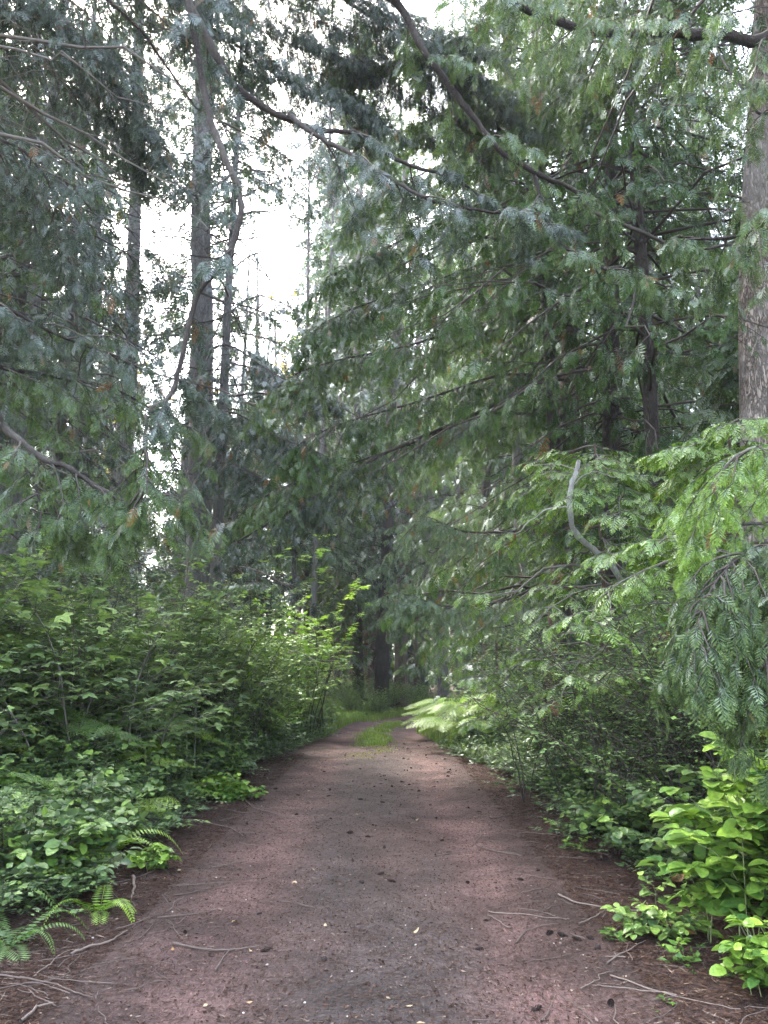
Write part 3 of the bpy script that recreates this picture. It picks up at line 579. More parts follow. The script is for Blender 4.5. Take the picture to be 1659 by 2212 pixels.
# hemlock bough hanging into the lower right
def overhang():
    # tree standing just outside the frame on the right
    x, y = 4.7, 5.6; t = thing('hemlock_tree', 'hemlock outside the right edge whose feathery grey-green bough hangs over the berry bush', 'hemlock tree', (x, y, float(gh(x, y))))
    link('trunk', trunk_mesh(16, .2, .03, (0, 0), 24, .4, 91, .4, .06, M['bark_dark']), t)
    hand_limb(t, [('w', x, y, 3.2), (1700, 1190, 5.0), (1600, 1195, 4.8), (1530, 1270, 4.6), (1490, 1370, 4.5)], .014, .004, 92, M['cedar'], 30, .5, 8, 0.16, .6, SP_NEAR, .2, down=.9)
    hand_limb(t, [('w', x, y, 2.9), (1760, 1230, 4.6), (1690, 1300, 4.5), (1650, 1400, 4.4), (1635, 1460, 4.4)], .014, .004, 93, M['cedar'], 24, .46, 8, 0.16, .6, SP_NEAR, .2, down=.9)
    hand_limb(t, [('w', x, y, 3.9), (1720, 960, 5.3), (1620, 970, 5.2), (1540, 1040, 5.2), (1505, 1160, 5.2)], .014, .005, 94, M['cedar_bright'], 20, .5, 8, 0.16, .7, SP_NEAR, .15, down=.7, woodm=M['twig_grey'])
    hand_limb(t, [('w', x, y, 5.6), (1700, 470, 5.9), (1600, 520, 6.0), (1480, 520, 6.2)], .03, .01, 95, M['cedar'], 12, .6, 8, 0.18, .6, SP_NEAR, .05, down=.8)
    hand_limb(t, [('w', x, y, 9.0), (1700, 45, 5.90), (1550, 70, 5.99), (1400, 62, 6.07), (1290, 68, 6.15), (1180, 45, 6.23), (1090, -10, 6.31), (1020, -120, 6.40)], .06, .028, 96, M['cedar'], 24, .8, 8, 0.20, 1.0, SP_NEAR, .05, down=.9)
    hand_limb(t, [('w', x, y, 8.0), (1690, 230, 6.6), (1600, 190, 6.8), (1540, 80, 7.2)], .02, .008, 97, M['cedar'], 10, .6, 8, 0.18, 1.0, SP_NEAR, .05, down=.9)
    hand_limb(t, [('w', x, y, 12.5), (1560, -260, 8.8), (1300, -70, 9.2), (1080, 50, 9.6), (900, 140, 10), (760, 200, 10.4)], .03, .01, 99, M['cedar'], 90, 1.3, 8, 0.25, .7, SP_NEAR, .1)
    hand_limb(t, [('w', x, y, 10.5), (1540, -60, 9.4), (1340, 120, 10.0), (1150, 230, 10.6), (960, 300, 11.2)], .04, .01, 100, M['cedar'], 74, 1.2, 8, 0.25, .7, SP_NEAR, .1)
    link('crown', crown_mesh(98, M['cedar_deep'], 22, 8.8, 17, 84, 4.4, .3, .1, .6, .2, 11, .45, 6, .32, .8, tpls=SP_LOW, at=tuple(t.location)), t)
overhang()
# great cedar outside the left edge, its arching limbs cross the upper picture
x, y = -5.0, 6.8
CA = thing('great_cedar', 'great cedar outside the left edge whose long bare limbs arch across the upper view', 'cedar tree', (x, y, float(gh(x, y))))
link('trunk', trunk_mesh(20, .38, .06, (0, 0), 32, .4, 101, .5, .08, M['bark_cedar']), CA)
hl = lambda pts, r0, r1, seed, m, twn, twl, spn, size, hang=.8, t0=.1, **k: hand_limb(CA, pts, r0, r1, seed, M[m] if m else None, twn, twl, spn, size, hang, SP_NEAR, t0, **k)
hl([('w', x, y, 11.5), (280, -220, 5.17), (400, 0, 5.32), (470, 110, 5.40), (530, 185, 5.47), (620, 245, 5.55), (690, 272, 5.62), (790, 285, 5.70), (870, 330, 5.78), (945, 357, 5.93), (1010, 375, 6.08), (1085, 425, 6.23)], .042, .011, 102, 'cedar_blue', 11, .5, 8, 0.18, .8, .1)
hl([(625, 248, 5.55), (680, 285, 5.40), (740, 320, 5.32), (850, 380, 5.32), (930, 420, 5.32), (1010, 440, 5.40), (1090, 450, 5.47), (1200, 475, 5.62)], .022, .008, 103, 'cedar_blue', 9, .6, 8, 0.18)
hl([('w', x, y, 12.0), (560, -330, 5.62), (770, -60, 5.78), (858, 10, 5.93), (905, 100, 6.00), (940, 155, 6.08), (1010, 250, 6.16), (1075, 325, 6.23), (1150, 375, 6.31), (1215, 400, 6.38), (1260, 440, 6.46), (1400, 500, 6.61), (1480, 522, 6.76), (1560, 515, 6.84), (1640, 490, 6.84)], .042, .011, 104, 'cedar', 11, .5, 8, 0.20, .9, .12)
hl([(1155, 380, 6.31), (1175, 450, 6.23), (1215, 520, 6.16), (1290, 570, 6.08), (1360, 600, 6.08), (1440, 628, 6.08)], .022, .007, 105, 'cedar', 7, .5, 8, 0.18)
hl([('w', x, y, 9.2), (330, -160, 5.2), (405, 10, 5.1), (432, 140, 5.1), (455, 250, 5.1), (485, 350, 5.1), (512, 430, 5.1), (512, 500, 5.1), (480, 590, 5.1), (425, 650, 5.1), (395, 730, 5.1), (375, 800, 5.1), (345, 865, 5.1), (312, 900, 5.1)], .030, .016, 106, 'cedar_blue', 7, .5, 8, 0.16, .8, .15)
hl([(314, 898, 5.1), (312, 960, 5.1), (300, 1040, 5.1), (285, 1100, 5.1)], .012, .004, 107, 'cedar', 10, .5, 8, 0.15)
hl([('w', x, y, 3.6), (-60, 900, 5.6), (0, 936, 5.6), (80, 1000, 5.6), (140, 1030, 5.6), (205, 1065, 5.6), (270, 1095, 5.6), (330, 1085, 5.6), (352, 1068, 5.6)], .035, .008, 108, 'cedar', 14, .6, 8, 0.15, .7, .3)
hl([(80, 1000, 5.6), (78, 1060, 5.5), (95, 1110, 5.5), (140, 1130, 5.5)], .015, .004, 109, 'cedar', 8, .4, 8, 0.15)
hl([('w', x, y, 7.6), (-80, 560, 6.2), (60, 700, 6.4), (190, 760, 6.8), (330, 820, 7.2), (480, 860, 7.6)], .022, .006, 110, 'cedar_blue', 18, 1.0, 8, 0.18)
hl([('w', x, y, 9.0), (-60, 240, 6.6), (60, 330, 6.8), (130, 430, 7.0), (150, 560, 7.1)], .022, .006, 111, 'cedar_blue', 24, 1.1, 8, 0.18, 1.0)
hl([('w', x, y, 10.0), (-20, -40, 7.2), (120, 60, 7.6), (240, 170, 8.0), (330, 330, 8.3)], .024, .006, 112, 'cedar_blue', 74, 1.2, 8, 0.20, 1.0)
hl([('w', x, y, 12.5), (120, -300, 8.2), (330, -80, 8.8), (560, 60, 9.4), (760, 150, 10.0)], .03, .008, 113, 'cedar_blue', 85, 1.3, 8, 0.22, 1.0)
hl([('w', x, y, 5.4), (-60, 760, 6.5), (110, 810, 7.2), (250, 840, 8.0), (420, 930, 8.6)], .035, .008, 114, 'cedar', 18, 1.0, 8, 0.18)
hl([('w', x, y, 13.2), (420, -280, 8.5), (650, -70, 9), (820, 55, 9.5), (960, 150, 10), (1080, 250, 10.5)], .04, .01, 117, 'cedar_blue', 88, 1.3, 8, 0.24, .8)
hl([('w', x, y, 11.2), (250, -120, 7.8), (460, 60, 8.4), (640, 190, 9.0), (800, 260, 9.6)], .03, .008, 118, 'cedar_blue', 64, 1.0, 8, 0.22, .7)
hl([('w', x, y, 13.6), (480, -420, 8.2), (640, -180, 8.6), (760, -20, 9.0), (900, 70, 9.4), (1010, 120, 9.8)], .035, .01, 119, 'cedar_blue', 60, 1.2, 8, 0.23, .8)
hl([('w', x, y, 12.8), (380, -160, 9.4), (560, -30, 10.0), (700, 40, 10.6), (820, 90, 11.2)], .03, .01, 126, 'cedar', 44, 1.2, 8, 0.23, .8)
dead_limbs(CA, 115, 22, 6.5, 12, 3.4, bias=(.35, .35), droop=.35)
link('crown', crown_mesh(116, M['cedar_blue'], 24, 9.8, 17, 90, 4.6, .3, .1, .6, .2, 11, .45, 6, .34, .8, tpls=SP_LOW, at=tuple(CA.location)), CA)

# pale dead snag
sx = px(1300, 1215, 9.7)
t = thing('dead_snag', 'crooked pale dead trunk leaning among the cedar sprays right of the track', 'dead tree', (sx[0]+.75, 9.9, float(gh(sx[0]+.75, 9.9))))
SK = dict(twn=0, twlen=0, spn=0, size=0, hang=0)
hand_limb(t, [('w', sx[0]+.75, 9.9, .2), (1385, 1370, 9.9), (1330, 1235, 9.7), (1292, 1198, 9.6), (1248, 1160, 9.5), (1232, 1125, 9.4), (1230, 1085, 9.4), (1238, 1045, 9.4), (1247, 1005, 9.5)], .046, .028, 121, None, 0, 0, 0, 0, 0, name='trunk', woodm=M['snag'])
hand_limb(t, [(1231, 1100, 9.4), (1212, 1090, 9.3), (1180, 1096, 9.2), (1150, 1120, 9.1), (1120, 1148, 9.0), (1070, 1150, 8.9)], .012, .003, 122, None, 0, 0, 0, 0, 0, woodm=M['snag'])
hand_limb(t, [(1292, 1198, 9.6), (1330, 1203, 9.4), (1365, 1220, 9.2), (1410, 1212, 9.0), (1450, 1215, 8.9)], .014, .004, 123, None, 0, 0, 0, 0, 0, woodm=M['snag'])
hand_limb(t, [(1236, 1050, 9.4), (1262, 1030, 9.2), (1290, 1022, 9.1), (1330, 1040, 9.0)], .009, .003, 124, None, 0, 0, 0, 0, 0, woodm=M['snag'])
hand_limb(t, [(1247, 1015, 9.5), (1205, 1000, 9.3), (1150, 1010, 9.2)], .009, .003, 125, None, 0, 0, 0, 0, 0, woodm=M['snag'])
# far woods: shared prototypes
def far_proto(seed, H, z0, n, L, leafm, bark):
    t = thing('forest_tree', 'distant conifer in the woods', 'forest tree', (0, 0, 0))
    link('trunk', trunk_mesh(H, .22, .05, (0, 0), 12, .8, seed, .3, .05, M[bark]), t)
    link('crown', crown_mesh(seed*3, M[leafm], H+1, z0, H, n, L, .3, .05, .45, .1, 8, .5, 5, .62, .45, tpls=SP_FAR, sides=4, twig_sides=0), t)
    return t
protos = [far_proto(201, 26, 3.5, 120, 4.0, 'fir', 'bark_grey'), far_proto(202, 30, 5, 130, 3.6, 'cedar_blue', 'bark_dark'), far_proto(203, 22, 1.5, 120, 4.2, 'cedar', 'bark_cedar'), far_proto(204, 12, 1.0, 80, 3.2, 'hemlock', 'bark_cedar')]
rng = np.random.default_rng(77); used = [0]*4; spots = []
def gapf(x, y):   # the brightest sky openings of the photograph: fewer tall trees there
    u = 829.5+x/y*F*1.0216
    return (490 < u < 650 and y < 75)
tries = 0
while len(spots) < 120 and tries < 6000:
    tries += 1; y = rng.uniform(30, 95); x = rng.uniform(-.62, .62)*y
    if min([math.hypot(x-a, y-c) for a, c, _ in spots] or [99]) < 3.4: continue
    if abs(x-float(road_cx(min(y, 34)))) < 2.5 and y < 44: continue
    u = 829.5+x/y*F*1.0216
    k = int(rng.integers(0, 4))
    if gapf(x, y):
        if y < 60: continue
        k = 3
    if 220 < u < 490 and rng.uniform() < .75: k = 3
    spots.append((x, y, k))
extra = [(-9, 2, 2), (9.5, 3, 2), (-12, 8, 1), (12, 10, 0), (14, 18, 2), (-16, 14, 2), (11, 24, 0), (-15, 27, 1)]
LF = ['tall grey fir in the distant woods behind the track', 'tall dark fir in the distant woods behind the track', 'full cedar in the distant woods behind the track', 'short pale conifer in the distant woods behind the track']
for (x, y, k) in spots+extra:
    s = rng.uniform(1.0, 1.6) if k != 3 else rng.uniform(.8, 1.2); z = float(gh(x, y))
    if used[k] == 0:
        o = protos[k]; o.location = (x, y, z); o.rotation_euler = (0, 0, rng.uniform(0, 6.28)); used[k] = 1
    else: o = copy_thing(protos[k], (x, y, z), rng.uniform(0, 6.28), s)
    o['label'] = LF[k]; o['group'] = 'distant %s trees' % ('grey fir', 'dark fir', 'cedar', 'short conifer')[k]
# ------------------------------------------------------------------ undergrowth
def shrub_meshes(seed, n, h, spread, leaf_t, size, leafm, ntw=9, nl=9, twl=.35, stem_r=.006, fresh=.25, up=.25, tilt=.35, stemm='twig', lo=.25, arch=.35, hang=0.0):
    rng = np.random.default_rng(seed); K = 7; s = np.linspace(0, 1, K)
    az = rng.uniform(0, 2*pi, n); R = spread*np.sqrt(rng.uniform(.05, 1, n)); hh = h*rng.uniform(.55, 1.1, n)*(1-.35*(R/spread)**2)
    b0 = rng.normal(0, spread*.22, (n, 2)); x = b0[:, :1]+(np.cos(az)*R)[:, None]*s**1.5; y = b0[:, 1:]+(np.sin(az)*R)[:, None]*s**1.5
    z = hh[:, None]*(s*(1+arch)-arch*s**2.2)-.08
    P = np.stack([x, y, z], -1)+np.cumsum(rng.normal(0, .02, (n, K, 3)), 1)*h*.6
    b = MB(); b.tubes(P, np.broadcast_to(stem_r*(1-.7*s), (n, K)), 4, 0)
    L = np.linalg.norm(P[:, -1]-P[:, 0], axis=1)
    Tw, tl = twigs_from(rng, P, L, ntw, lo, lambda t, L: twl*(1.15-.5*t)+0*L, spread=.9, down=.25, K=5, up=up)
    b.tubes(Tw, np.broadcast_to(stem_r*.4*(1-.6*np.linspace(0, 1, 5)), Tw.shape[:2]), 3, 0)
    m = len(Tw); t = np.clip(np.linspace(.12, 1, nl)[None]+rng.uniform(-.3, .3, (m, nl))/nl, .02, 1); O, D0 = along(Tw, t)
    side = np.where(np.arange(nl)[None] % 2 == 0, 1., -1.)*np.ones((m, 1)); side[:, -1] = 0
    S = norm(np.cross(D0, [0, 0, 1.])); D = D0*.5+S*side[..., None]*.9+rng.normal(0, .2, (m, nl, 3))+np.array([0, 0, -hang])
    D[..., 2] *= .6; NH = np.array([0, 0, 1.])+rng.normal(0, tilt, (m, nl, 3))
    O = O.reshape(-1, 3); D = D.reshape(-1, 3); NH = NH.reshape(-1, 3); N_ = len(O)
    X, Yd, Z = basis(D, NH); sz = size*rng.uniform(.45, 1.3, N_); r = rng.uniform(0, 1, N_)
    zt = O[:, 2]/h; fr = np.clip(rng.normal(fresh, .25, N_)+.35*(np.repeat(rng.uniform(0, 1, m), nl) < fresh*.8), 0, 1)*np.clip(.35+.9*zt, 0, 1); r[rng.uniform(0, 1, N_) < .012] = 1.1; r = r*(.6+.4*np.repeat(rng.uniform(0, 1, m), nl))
    tv, tq, tg = leaf_t; f = MB(); A = np.stack([X, Yd, Z], 1)*sz[:, None, None]
    V = np.einsum('nk,mkj->mnj', tv, A)+O[:, None]; Q = tq[None]+(np.arange(N_)*len(tv))[:, None, None]
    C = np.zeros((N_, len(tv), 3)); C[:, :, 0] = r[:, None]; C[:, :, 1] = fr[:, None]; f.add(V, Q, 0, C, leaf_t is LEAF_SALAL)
    return b.mesh('stems', [M[stemm]]), f.mesh('foliage', [M[leafm]])
KIND = {}
def add_kind(key, *variants): KIND[key] = [shrub_meshes(**v) for v in variants]
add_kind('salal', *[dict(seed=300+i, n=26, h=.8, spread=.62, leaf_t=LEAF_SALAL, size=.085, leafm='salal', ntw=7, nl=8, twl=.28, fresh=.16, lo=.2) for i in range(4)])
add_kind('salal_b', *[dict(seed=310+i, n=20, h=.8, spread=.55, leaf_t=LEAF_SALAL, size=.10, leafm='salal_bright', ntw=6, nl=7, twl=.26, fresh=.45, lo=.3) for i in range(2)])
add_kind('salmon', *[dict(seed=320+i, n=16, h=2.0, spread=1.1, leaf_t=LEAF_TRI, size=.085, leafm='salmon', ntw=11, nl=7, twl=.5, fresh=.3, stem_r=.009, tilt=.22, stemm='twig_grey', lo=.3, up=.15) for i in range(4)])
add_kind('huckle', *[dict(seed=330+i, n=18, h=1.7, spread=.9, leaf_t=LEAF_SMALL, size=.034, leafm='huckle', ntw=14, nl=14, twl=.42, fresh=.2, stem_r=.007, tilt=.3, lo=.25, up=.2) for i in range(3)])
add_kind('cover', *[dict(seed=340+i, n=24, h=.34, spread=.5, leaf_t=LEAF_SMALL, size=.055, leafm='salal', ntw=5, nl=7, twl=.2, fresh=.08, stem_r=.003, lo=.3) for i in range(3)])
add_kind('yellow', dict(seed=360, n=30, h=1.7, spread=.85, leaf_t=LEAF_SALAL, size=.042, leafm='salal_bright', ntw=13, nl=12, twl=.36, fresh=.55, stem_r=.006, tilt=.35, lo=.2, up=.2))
def bush(key, name, label, cat, x, y, s=1.0, seed=0, group=None, dz=0):
    rng = np.random.default_rng(seed+int(abs(x)*100)); st, fo = KIND[key][int(rng.integers(0, len(KIND[key])))]
    t = thing(name, label, cat, (x, y, float(gh(x, y))+dz), rng.uniform(0, 6.28), group, s); link('stems', st, t); link('foliage', fo, t); return t
GR = {'salal': ('salal_bush', 'salal bush', 'leathery dark-leaved salal bush'), 'salal_b': ('salal_bush', 'salal bush', 'bright green salal bush'),
      'salmon': ('salmonberry_bush', 'berry bush', 'tall pale-leaved berry bush'), 'yellow': ('leafy_bush', 'bush', 'light green leafy bush'), 'huckle': ('huckleberry_bush', 'berry bush', 'fine-leaved huckleberry bush'), 'cover': ('creeping_plant', 'ground plant', 'low creeping leafy plant')}
OW = 'first second third fourth fifth sixth seventh eighth ninth tenth eleventh twelfth thirteenth fourteenth fifteenth sixteenth seventeenth eighteenth nineteenth twentieth'.split()
def nth(i):
    return 'nearest' if i == 0 else (OW[i] if i < 20 else 'twenty-'+OW[i-20] if i < 29 else 'thirty-'+OW[i-30] if 30 <= i < 39 else 'thirtieth' if i == 29 else 'fortieth' if i == 39 else 'forty-'+OW[i-40])+' nearest'
def many(key, pts, where, group):
    n, c, d = GR[key]
    for i, (x, y, s) in enumerate(sorted(pts, key=lambda p: p[1])): bush(key, n, '%s %s, %s of them' % (d, where, nth(i)), c, x, y, s, i, group)
def bed(xa, xb, ya, yb, n, smin, smax, seed, minD=.45, edge=None):
    rng = np.random.default_rng(seed); out = []; k = 0
    while len(out) < n and k < 4000:
        k += 1; x, y = rng.uniform(xa, xb), rng.uniform(ya, yb)
        if edge is not None and not edge(x, y): continue
        if min([math.hypot(x-a, y-c) for a, c, _ in out] or [9]) < minD: continue
        out.append((x, y, rng.uniform(smin, smax)))
    return out
Lx = lambda y: np.interp(y, [3, 4.5, 5.3, 6.5, 8, 10.5, 14.6, 18, 21.8, 24, 28], [-2.6, -2.6, -2.45, -2.2, -2.5, -2.5, -2.35, -2.0, -1.75, -1.6, -1.2])
Rx = lambda y: np.interp(y, [3, 4.7, 5.5, 8.4, 10.5, 14.6, 18.3, 22.7, 26, 30], [2.5, 2.25, 1.95, 2.1, 2.05, 1.85, 1.4, 1.0, 1.6, 3])
# left side
many('salal', bed(-5.2, -2.2, 5.6, 16, 46, .75, 1.15, 1, .5, lambda x, y: x < Lx(y)-.35), 'on the left bank of the track', 'dark salal bushes on the left bank')
many('salal', bed(-4.0, -1.8, 15, 25, 26, .7, 1.2, 2, .55, lambda x, y: x < Lx(y)-.35), 'on the farther left verge', 'salal bushes on the farther left verge')
many('salmon', bed(-8.5, -3.1, 7.5, 15.5, 30, 1.25, 1.75, 3, .8, lambda x, y: x < Lx(y)-1.1), 'behind the salal on the left', 'tall berry bushes behind the salal')
many('salmon', bed(-6.5, -2.7, 15, 27, 24, 1.1, 1.5, 4, .9, lambda x, y: x < Lx(y)-.9), 'farther along the left side', 'berry bushes farther along the left side')
many('huckle', bed(-4.6, -2.9, 11, 20, 10, .8, 1.25, 5, .8, lambda x, y: x < Lx(y)-.7), 'leaning towards the track on the left', 'huckleberry bushes on the left')
many('salal_b', [(-3.0, 14.5, 1.2), (-2.75, 17.0, 1.2), (-2.6, 19.0, 1.1), (-2.3, 21.5, 1.1), (-2.5, 12.6, .6), (-3.3, 18.2, 1.6), (-3.1, 20.6, 1.5), (-2.9, 23, 1.5)], 'coloured as if lit along the left verge', 'bright salal bushes on the left verge')  # bright leaf colour stands in for light on this verge
big = bush('yellow', 'huckleberry_bush', 'tall rounded bush with yellowish leaves, tallest on the left of the track', 'bush', -3.0, 15.6, 2.25, 7)
bush('huckle', 'huckleberry_bush', 'tall dark bush with a round top just behind the left thicket', 'berry bush', -4.3, 13.2, 2.1, 8)
# right side
many('huckle', bed(2.4, 4.8, 5.9, 11.5, 22, 1.15, 1.55, 11, .55, lambda x, y: x > Rx(y)+.75), 'on the right bank under the cedar', 'huckleberry bushes on the right bank')
many('salal', bed(2.2, 4.8, 4.6, 9.5, 18, .55, .85, 12, .5, lambda x, y: x > Rx(y)+.4), 'in the shade of the right bank', 'salal bushes in the shade on the right')
many('salal', bed(2.0, 4.5, 9.5, 18, 24, .5, .9, 13, .55, lambda x, y: x > Rx(y)+.35), 'farther along the right bank', 'salal bushes farther along the right')
many('cover', bed(1.7, 3.2, 6.5, 17, 30, .8, 1.3, 14, .35, lambda x, y: Rx(y)-.05 < x < Rx(y)+.7), 'along the right edge of the track', 'creeping plants along the right edge')
many('cover', bed(-3.3, -1.7, 5.0, 21, 30, .8, 1.3, 15, .35, lambda x, y: Lx(y)-.7 < x < Lx(y)+.02), 'along the left edge of the track', 'creeping plants along the left edge')
many('salmon', bed(2.6, 7.5, 16, 28, 20, .6, 1.0, 16, 1.0, lambda x, y: x > Rx(y)+1.2), 'under the cedars right of the track', 'berry bushes under the right cedars')
many('yellow', bed(-3.2, 5, 30, 36, 22, .5, .85, 17, .8, lambda x, y: abs(x-road_cx(y)) > 1.5), 'across the end of the track', 'bushes across the end of the track')  # lighter leaves here make up for missing light at the track end
many('salmon', bed(-22, -8, 10, 34, 34, .9, 1.4, 18, 1.3), 'deep in the left woods', 'berry bushes deep in the left woods')
many('salmon', bed(6.5, 20, 8, 34, 30, .8, 1.3, 19, 1.3), 'deep in the right woods', 'berry bushes deep in the right woods')
many('huckle', [(2.75, 6.9, 1.5), (3.1, 7.8, 1.7), (2.7, 9.0, 1.5), (3.5, 6.6, 1.7), (2.5, 10.6, 1.4), (2.9, 12.2, 1.6)], 'tall beside the right track edge', 'tall dark huckleberry bushes on the right')
many('salal', [(3.0, 5.9, 1.35), (2.5, 6.1, 1.0), (3.3, 5.1, 1.5), (2.35, 7.4, .95)], 'behind the bright corner bush', 'dark salal behind the bright corner bush')
# bright foreground salal lower right
def fg_salal(x, y, s, seed, lab, **k):
    p = dict(seed=seed, n=15, h=.75, spread=.45, leaf_t=LEAF_SALAL, size=.085, leafm='salal_bright', ntw=6, nl=8, twl=.26, fresh=.45, lo=.3, stemm='stemgreen'); p.update(k)
    st, fo = shrub_meshes(**p); t = thing('salal_bush', lab, 'salal bush', (x, y, float(gh(x, y))), 0, None, s); link('stems', st, t); link('foliage', fo, t)
fg_salal(2.3, 5.05, 1.0, 401, 'bright lime-leaved salal bush in the lower right corner', size=.12, h=1.15, spread=.5, n=20, ntw=6, nl=8, fresh=.4)
fg_salal(2.62, 4.75, 1.0, 402, 'tall bright salal bush cut by the right edge of the view', size=.12, h=1.4, n=18, ntw=6, nl=8, fresh=.4)
fg_salal(2.85, 5.4, 1.2, 403, 'dark glossy salal bush behind the bright one at lower right', leafm='salal', n=30, size=.085, h=.85, spread=.6)
fg_salal(2.0, 4.3, .62, 404, 'small bright salal shoot on the ground at lower right', n=9, size=.12, h=.6, spread=.3)
fg_salal(1.72, 5.35, .5, 405, 'small dull salal shoot sprawling towards the track at lower right', n=7, size=.13, h=.5, leafm='salal')
fg_salal(-2.5, 6.3, .8, 406, 'young salal with lime leaves at the lower left edge of the thicket', n=13, size=.10, h=.7, fresh=.3)
fg_salal(-1.95, 6.9, .42, 407, 'tiny salal shoot on the duff at lower left', n=5, size=.16, h=.5)
fg_salal(-2.05, 10.6, .55, 408, 'bright low salal spilling onto the left edge of the track', n=18, size=.14, h=.6, spread=.6)

# ferns
def frond_tpl(kind, seed):
    rng = np.random.default_rng(seed); K = []
    if kind == 'sword':
        n = 26
        for i in range(n):
            t = (i+1)/(n+.5); ln = .17*(1-t)**.6*min(1, .4+t*4)
            for sg in (-1, 1):
                a = RD(72-20*t); K.append((0, t, sg*ln*sin(a), t+ln*cos(a)*.9, .013))
        K.append((0, 0, 0, 1, .005))
    else:
        n = 9
        for i in range(n):
            t = .12+.88*(i+.5)/n; ln = .46*(1-(t-.12)/.88)**.8*(.75+.25*min(1, (t-.1)*5))+.02
            for sg in (-1, 1):
                a = RD(68-20*t); tx, ty = sg*ln*sin(a), t+ln*cos(a); K.append((0, t, tx, ty, .004)); m = max(3, int(ln*30))
                for j in range(m):
                    q = (j+.5)/m; sl = .068*(1-q)**.6*(ln/.4)**.5+.012
                    for s2 in (-1, 1):
                        a2 = a*sg+s2*RD(66); K.append((tx*q, t+(ty-t)*q, tx*q+sl*sin(a2), t+(ty-t)*q+sl*cos(a2), .0125))
        K.append((0, 0, 0, 1, .006))
    V, Q, g_ = kites(K, 0); return V, Q, g_
FR = {}
for kind in ('sword', 'bracken'):
    V, Q, g_ = frond_tpl(kind, 1); FR[kind] = []
    for v, (rise, dr) in enumerate(((.75, .75), (.5, .8), (.95, 1.0)) if kind == 'sword' else ((.18, .38), (.3, .5), (.05, .25))):
        W = V.copy(); s = V[:, 1]; W[:, 2] = rise*s-dr*s*s-np.abs(V[:, 0])*.25; W[:, 1] = s*(1-.25*s*dr)
        for mk in (('fern', 'f'), ('fern_bright', 'b')):
            b = MB(); rr = np.repeat(np.random.default_rng(v).uniform(0, 1, len(Q)), 4); C = np.zeros((len(W), 3)); C[:, 0] = rr; C[:, 1] = g_*.5
            b.add(W, Q, 0, C); FR[kind].append(b.mesh('frond', [M[mk[0]]]))
STALK = {}
for h in (.35, .7, 1.0):
    b = MB(); b.tubes(np.array([(0, 0, -.1), (.01, 0, h*.5), (0, .01, h)]), np.array([.006, .005, .004]), 5); STALK[h] = b.mesh('stalk', [M['stemgreen']])
def fern(kind, label, x, y, s, seed, nf=9, bright=0, h=.7, group=None, face=None):
    rng = np.random.default_rng(seed); t = thing('sword_fern' if kind == 'sword' else 'bracken_fern', label, 'fern', (x, y, float(gh(x, y))), 0, group)
    if kind == 'bracken': link('stalk', STALK[h], t); nf = min(nf, 5)
    a0 = rng.uniform(0, 6.28)
    for k in range(nf):
        o = link('frond', FR[kind][int(rng.integers(0, 3))*2+bright], t)
        az = a0+k*2*pi/nf+rng.normal(0, .2)
        if face is not None: az = face+rng.normal(0, .75)
        o.rotation_euler = (rng.normal(0, .1), rng.normal(0, .15), az); sc2 = s*rng.uniform(.75, 1.15); o.scale = (sc2,)*3
        o.location = (0, 0, h-.01-k*.03 if kind == 'bracken' else 0)
fern('sword', 'sword fern spreading flat at the lower left corner', -2.25, 5.05, .62, 501, 11)
fern('sword', 'light green sword fern reaching to the needles at lower left', -1.95, 5.75, .5, 502, 8, 1)
fern('bracken', 'near bracken fern at the lower left with yellowish fronds', -2.75, 6.4, .62, 504, 5, 1, .35)
fern('bracken', 'olive bracken fern beside the left frame edge above the sword ferns', -3.3, 6.9, .75, 505, 5, 0, .7)
fern('bracken', 'bracken leaning out over the left edge of the track', -2.6, 8.3, .7, 506, 5, 1, .35)
fern('sword', 'sword fern just above the lower left corner ferns', -2.7, 6.1, .7, 507, 10)
many('yellow', [(-2.55, 17.2, .62), (-2.35, 18.8, .72), (-2.6, 20.2, .9), (-2.1, 21.6, .7), (-2.3, 23.2, .85), (-1.9, 25, .7)], 'coloured as if lit beside the left verge near the bend', 'light green bushes near the bend')  # bushes added in bright leaf colour for the lime highlights here
for i, (x, y) in enumerate(((-3.1, 6.6), (-2.55, 7.2), (-3.3, 7.9), (-2.75, 8.4), (-2.65, 9.5), (-2.6, 11.2))): fern('sword', 'sword fern arching out of the left bank salal, %s of them' % nth(i), x, y, .95, 640+i, 10, i % 2, .7, 'sword ferns in the left bank salal')
fern('sword', 'dull sword fern half hidden at the left frame edge', -2.75, 5.6, .75, 503, 10)
pts = bed(-4.4, -2.4, 6.5, 12.5, 26, .6, .9, 51, .5, lambda x, y: x < Lx(y)-.2)
for i, (x, y, s) in enumerate(sorted(pts, key=lambda p: p[1])): fern('bracken', 'bracken fern among the left salal, %s of them' % nth(i), x, y, s*.8, 510+i, 4, 0 if i % 3 else 1, .35 if y < 8.6 else (.7, 1.0, 1.0)[i % 3], 'bracken ferns among the left salal')
for i, (x, y, s) in enumerate(sorted(bed(-4.0, -2.0, 13, 24, 12, .6, .95, 52, .6, lambda x, y: x < Lx(y)-.3), key=lambda p: p[1])): fern('bracken', 'bracken fern on the farther left verge, %s of them' % nth(i), x, y, s*1.1, 540+i, 4, 1, (.7, 1.0)[i % 2], 'bracken ferns on the farther left verge')
